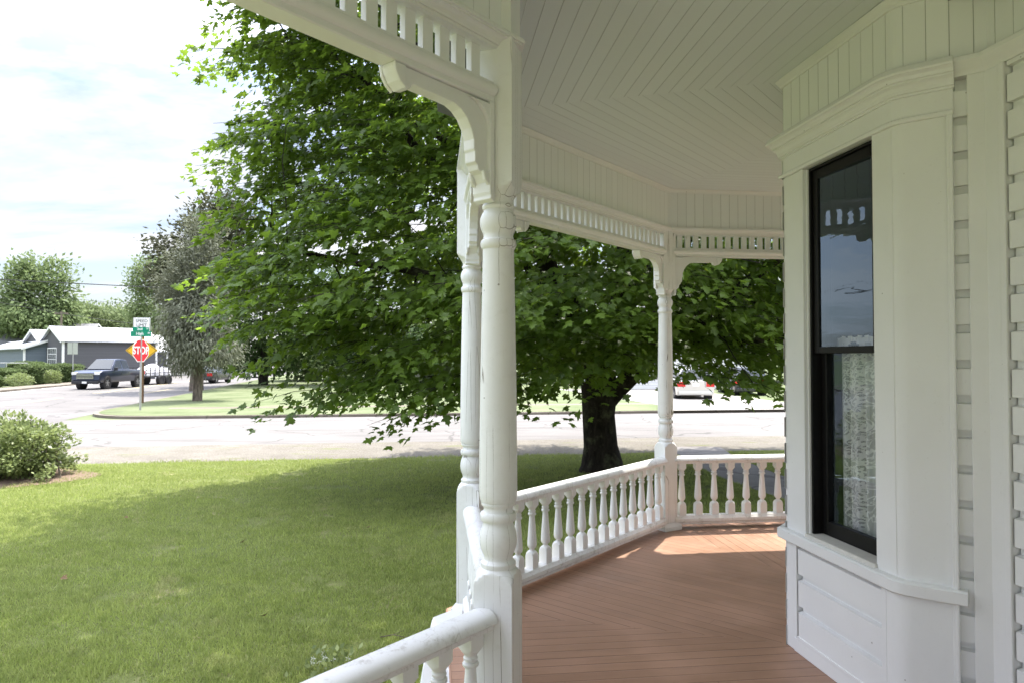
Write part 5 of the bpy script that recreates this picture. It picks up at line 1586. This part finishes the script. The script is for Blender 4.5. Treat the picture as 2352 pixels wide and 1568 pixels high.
    if kind == 'pickup_truck':
        m.box((F0-0.10, -half+0.40, 0.66), (F0+0.01, half-0.40, 1.04)); gr = m.build('grille', TRIMB, t, world=False)
        m = MB()
        for i in range(4): m.box((F0+0.011, -half+0.38, 0.70+0.09*i), (F0+0.03, half-0.38, 0.735+0.09*i))
        m.build('grille_bar', CHR, gr, world=False)
        m = MB(); m.box((-2.88, -0.80, 1.171), (-1.06, 0.80, 1.20)); m.build('bed_cover', TRIMB, t, world=False)
        m = MB(); m.box((F0+0.081, -0.16, 0.40), (F0+0.09, 0.16, 0.52)); m.build('number_plate', WHS, t, world=False)
    else:
        m.box((F0-0.08, -half+0.42, 0.56), (F0+0.0, half-0.42, 0.72)); m.build('grille', TRIMB, t, world=False)
    m = MB(); zp = zb-0.28; m.box((-F0-0.02, -0.16, zp), (-F0-0.0125 if kind == 'pickup_truck' else -F0+0.02, 0.16, zp+0.15)); m.build('number_plate', WHS, t, world=False)
    return t
hd = math.atan2(-0.965, 0.26)
tp = at(247, 50.5)
vehicle('pickup_truck', 'dark blue crew cab pickup truck with a chrome grille coming down the avenue', 'truck', (tp.x+0.2, tp.y, 0), R(-90-3), (0.022, 0.030, 0.055)).scale = (0.92, 1.04, 1.10)
sp_ = at(490, 61)
vehicle('sedan_car', 'dark grey car with red tail lights behind the grey-green tree', 'car', (sp_.x, sp_.y, 0), R(90+1), (0.045, 0.047, 0.05))
vp = at(569, 76)
vehicle('pickup_truck', 'silver pickup with red tail lights driving away beyond the dark grey car', 'truck', (vp.x, vp.y+2, 0), R(90+14), (0.25, 0.26, 0.27))
su = at(1587, 36.5)
vehicle('estate_car', 'silver car parked on the driveway under the maple leaves', 'car', (su.x, su.y+0.8, 0.0), R(90-4), (0.62, 0.61, 0.57))
du = at(1712, 40.0)
vehicle('estate_car', 'dark car parked beside the silver car on the driveway', 'car', (du.x, du.y+0.8, 0.0), R(90-4), (0.03, 0.032, 0.035))
# flatbed trailer behind the truck
tl = thing('flatbed_trailer', 'black two-axle trailer with mesh sides and a tarped load behind the pickup', 'trailer', (tp.x-0.5, tp.y+7.4, 0), R(90-8))
m = MB(); m.box((-2.3, -1.0, 0.62), (2.3, 1.0, 0.72)); m.box((-3.6, -0.06, 0.5), (-2.3, 0.06, 0.6)); m.build('deck', TRIMB, tl, world=False)
m = MB()
for y in (-1.0, 1.0):
    for z in (0.95, 1.18, 1.38): m.box((-2.3, y-0.025, z), (2.3, y+0.025, z+0.05))
    for i in range(9): m.box((-2.3+4.55*i/8, y-0.025, 0.72), (-2.25+4.55*i/8, y+0.025, 1.38))
m.build('side_rail', TRIMB, tl, world=False)
for x in (-0.45, 0.5):
    for y in (-1.05, 1.05): wheel(tl, x, y, 0.36, 0.22)
ld = MB()
for (x, y, s) in ((-1.2, 0, 0.62), (0, 0.1, 0.78), (1.2, -0.1, 0.58)):
    n_ = 14
    for i in range(8):
        ph = i/7*math.pi/2
        for j in range(n_):
            a = 2*math.pi*j/n_
            r_ = s*(math.cos(ph))*(1+0.12*mnoise.noise(Vector((x*3+math.cos(a)*2, math.sin(a)*2, ph*2))))
            ld.v.append((x+r_*math.cos(a)*1.1, y+r_*math.sin(a), 0.73+s*1.25*math.sin(ph)))
    b0 = len(ld.v)-8*n_
    for i in range(7):
        for j in range(n_): ld.f.append((b0+i*n_+j, b0+i*n_+(j+1) % n_, b0+(i+1)*n_+(j+1) % n_, b0+(i+1)*n_+j))
o = ld.build('load_cover', plain('white_tarpaulin', (0.6, 0.6, 0.62), 0.5, var=0.15, scale=3), None, world=False, smooth=50)
o.location = (tp.x-0.5, tp.y+7.4, 0); o.rotation_euler = (0, 0, R(90-8)); o.name = 'tarpaulin'
tag(o, 'lumpy white tarpaulin covering the load on the black trailer', 'tarpaulin')
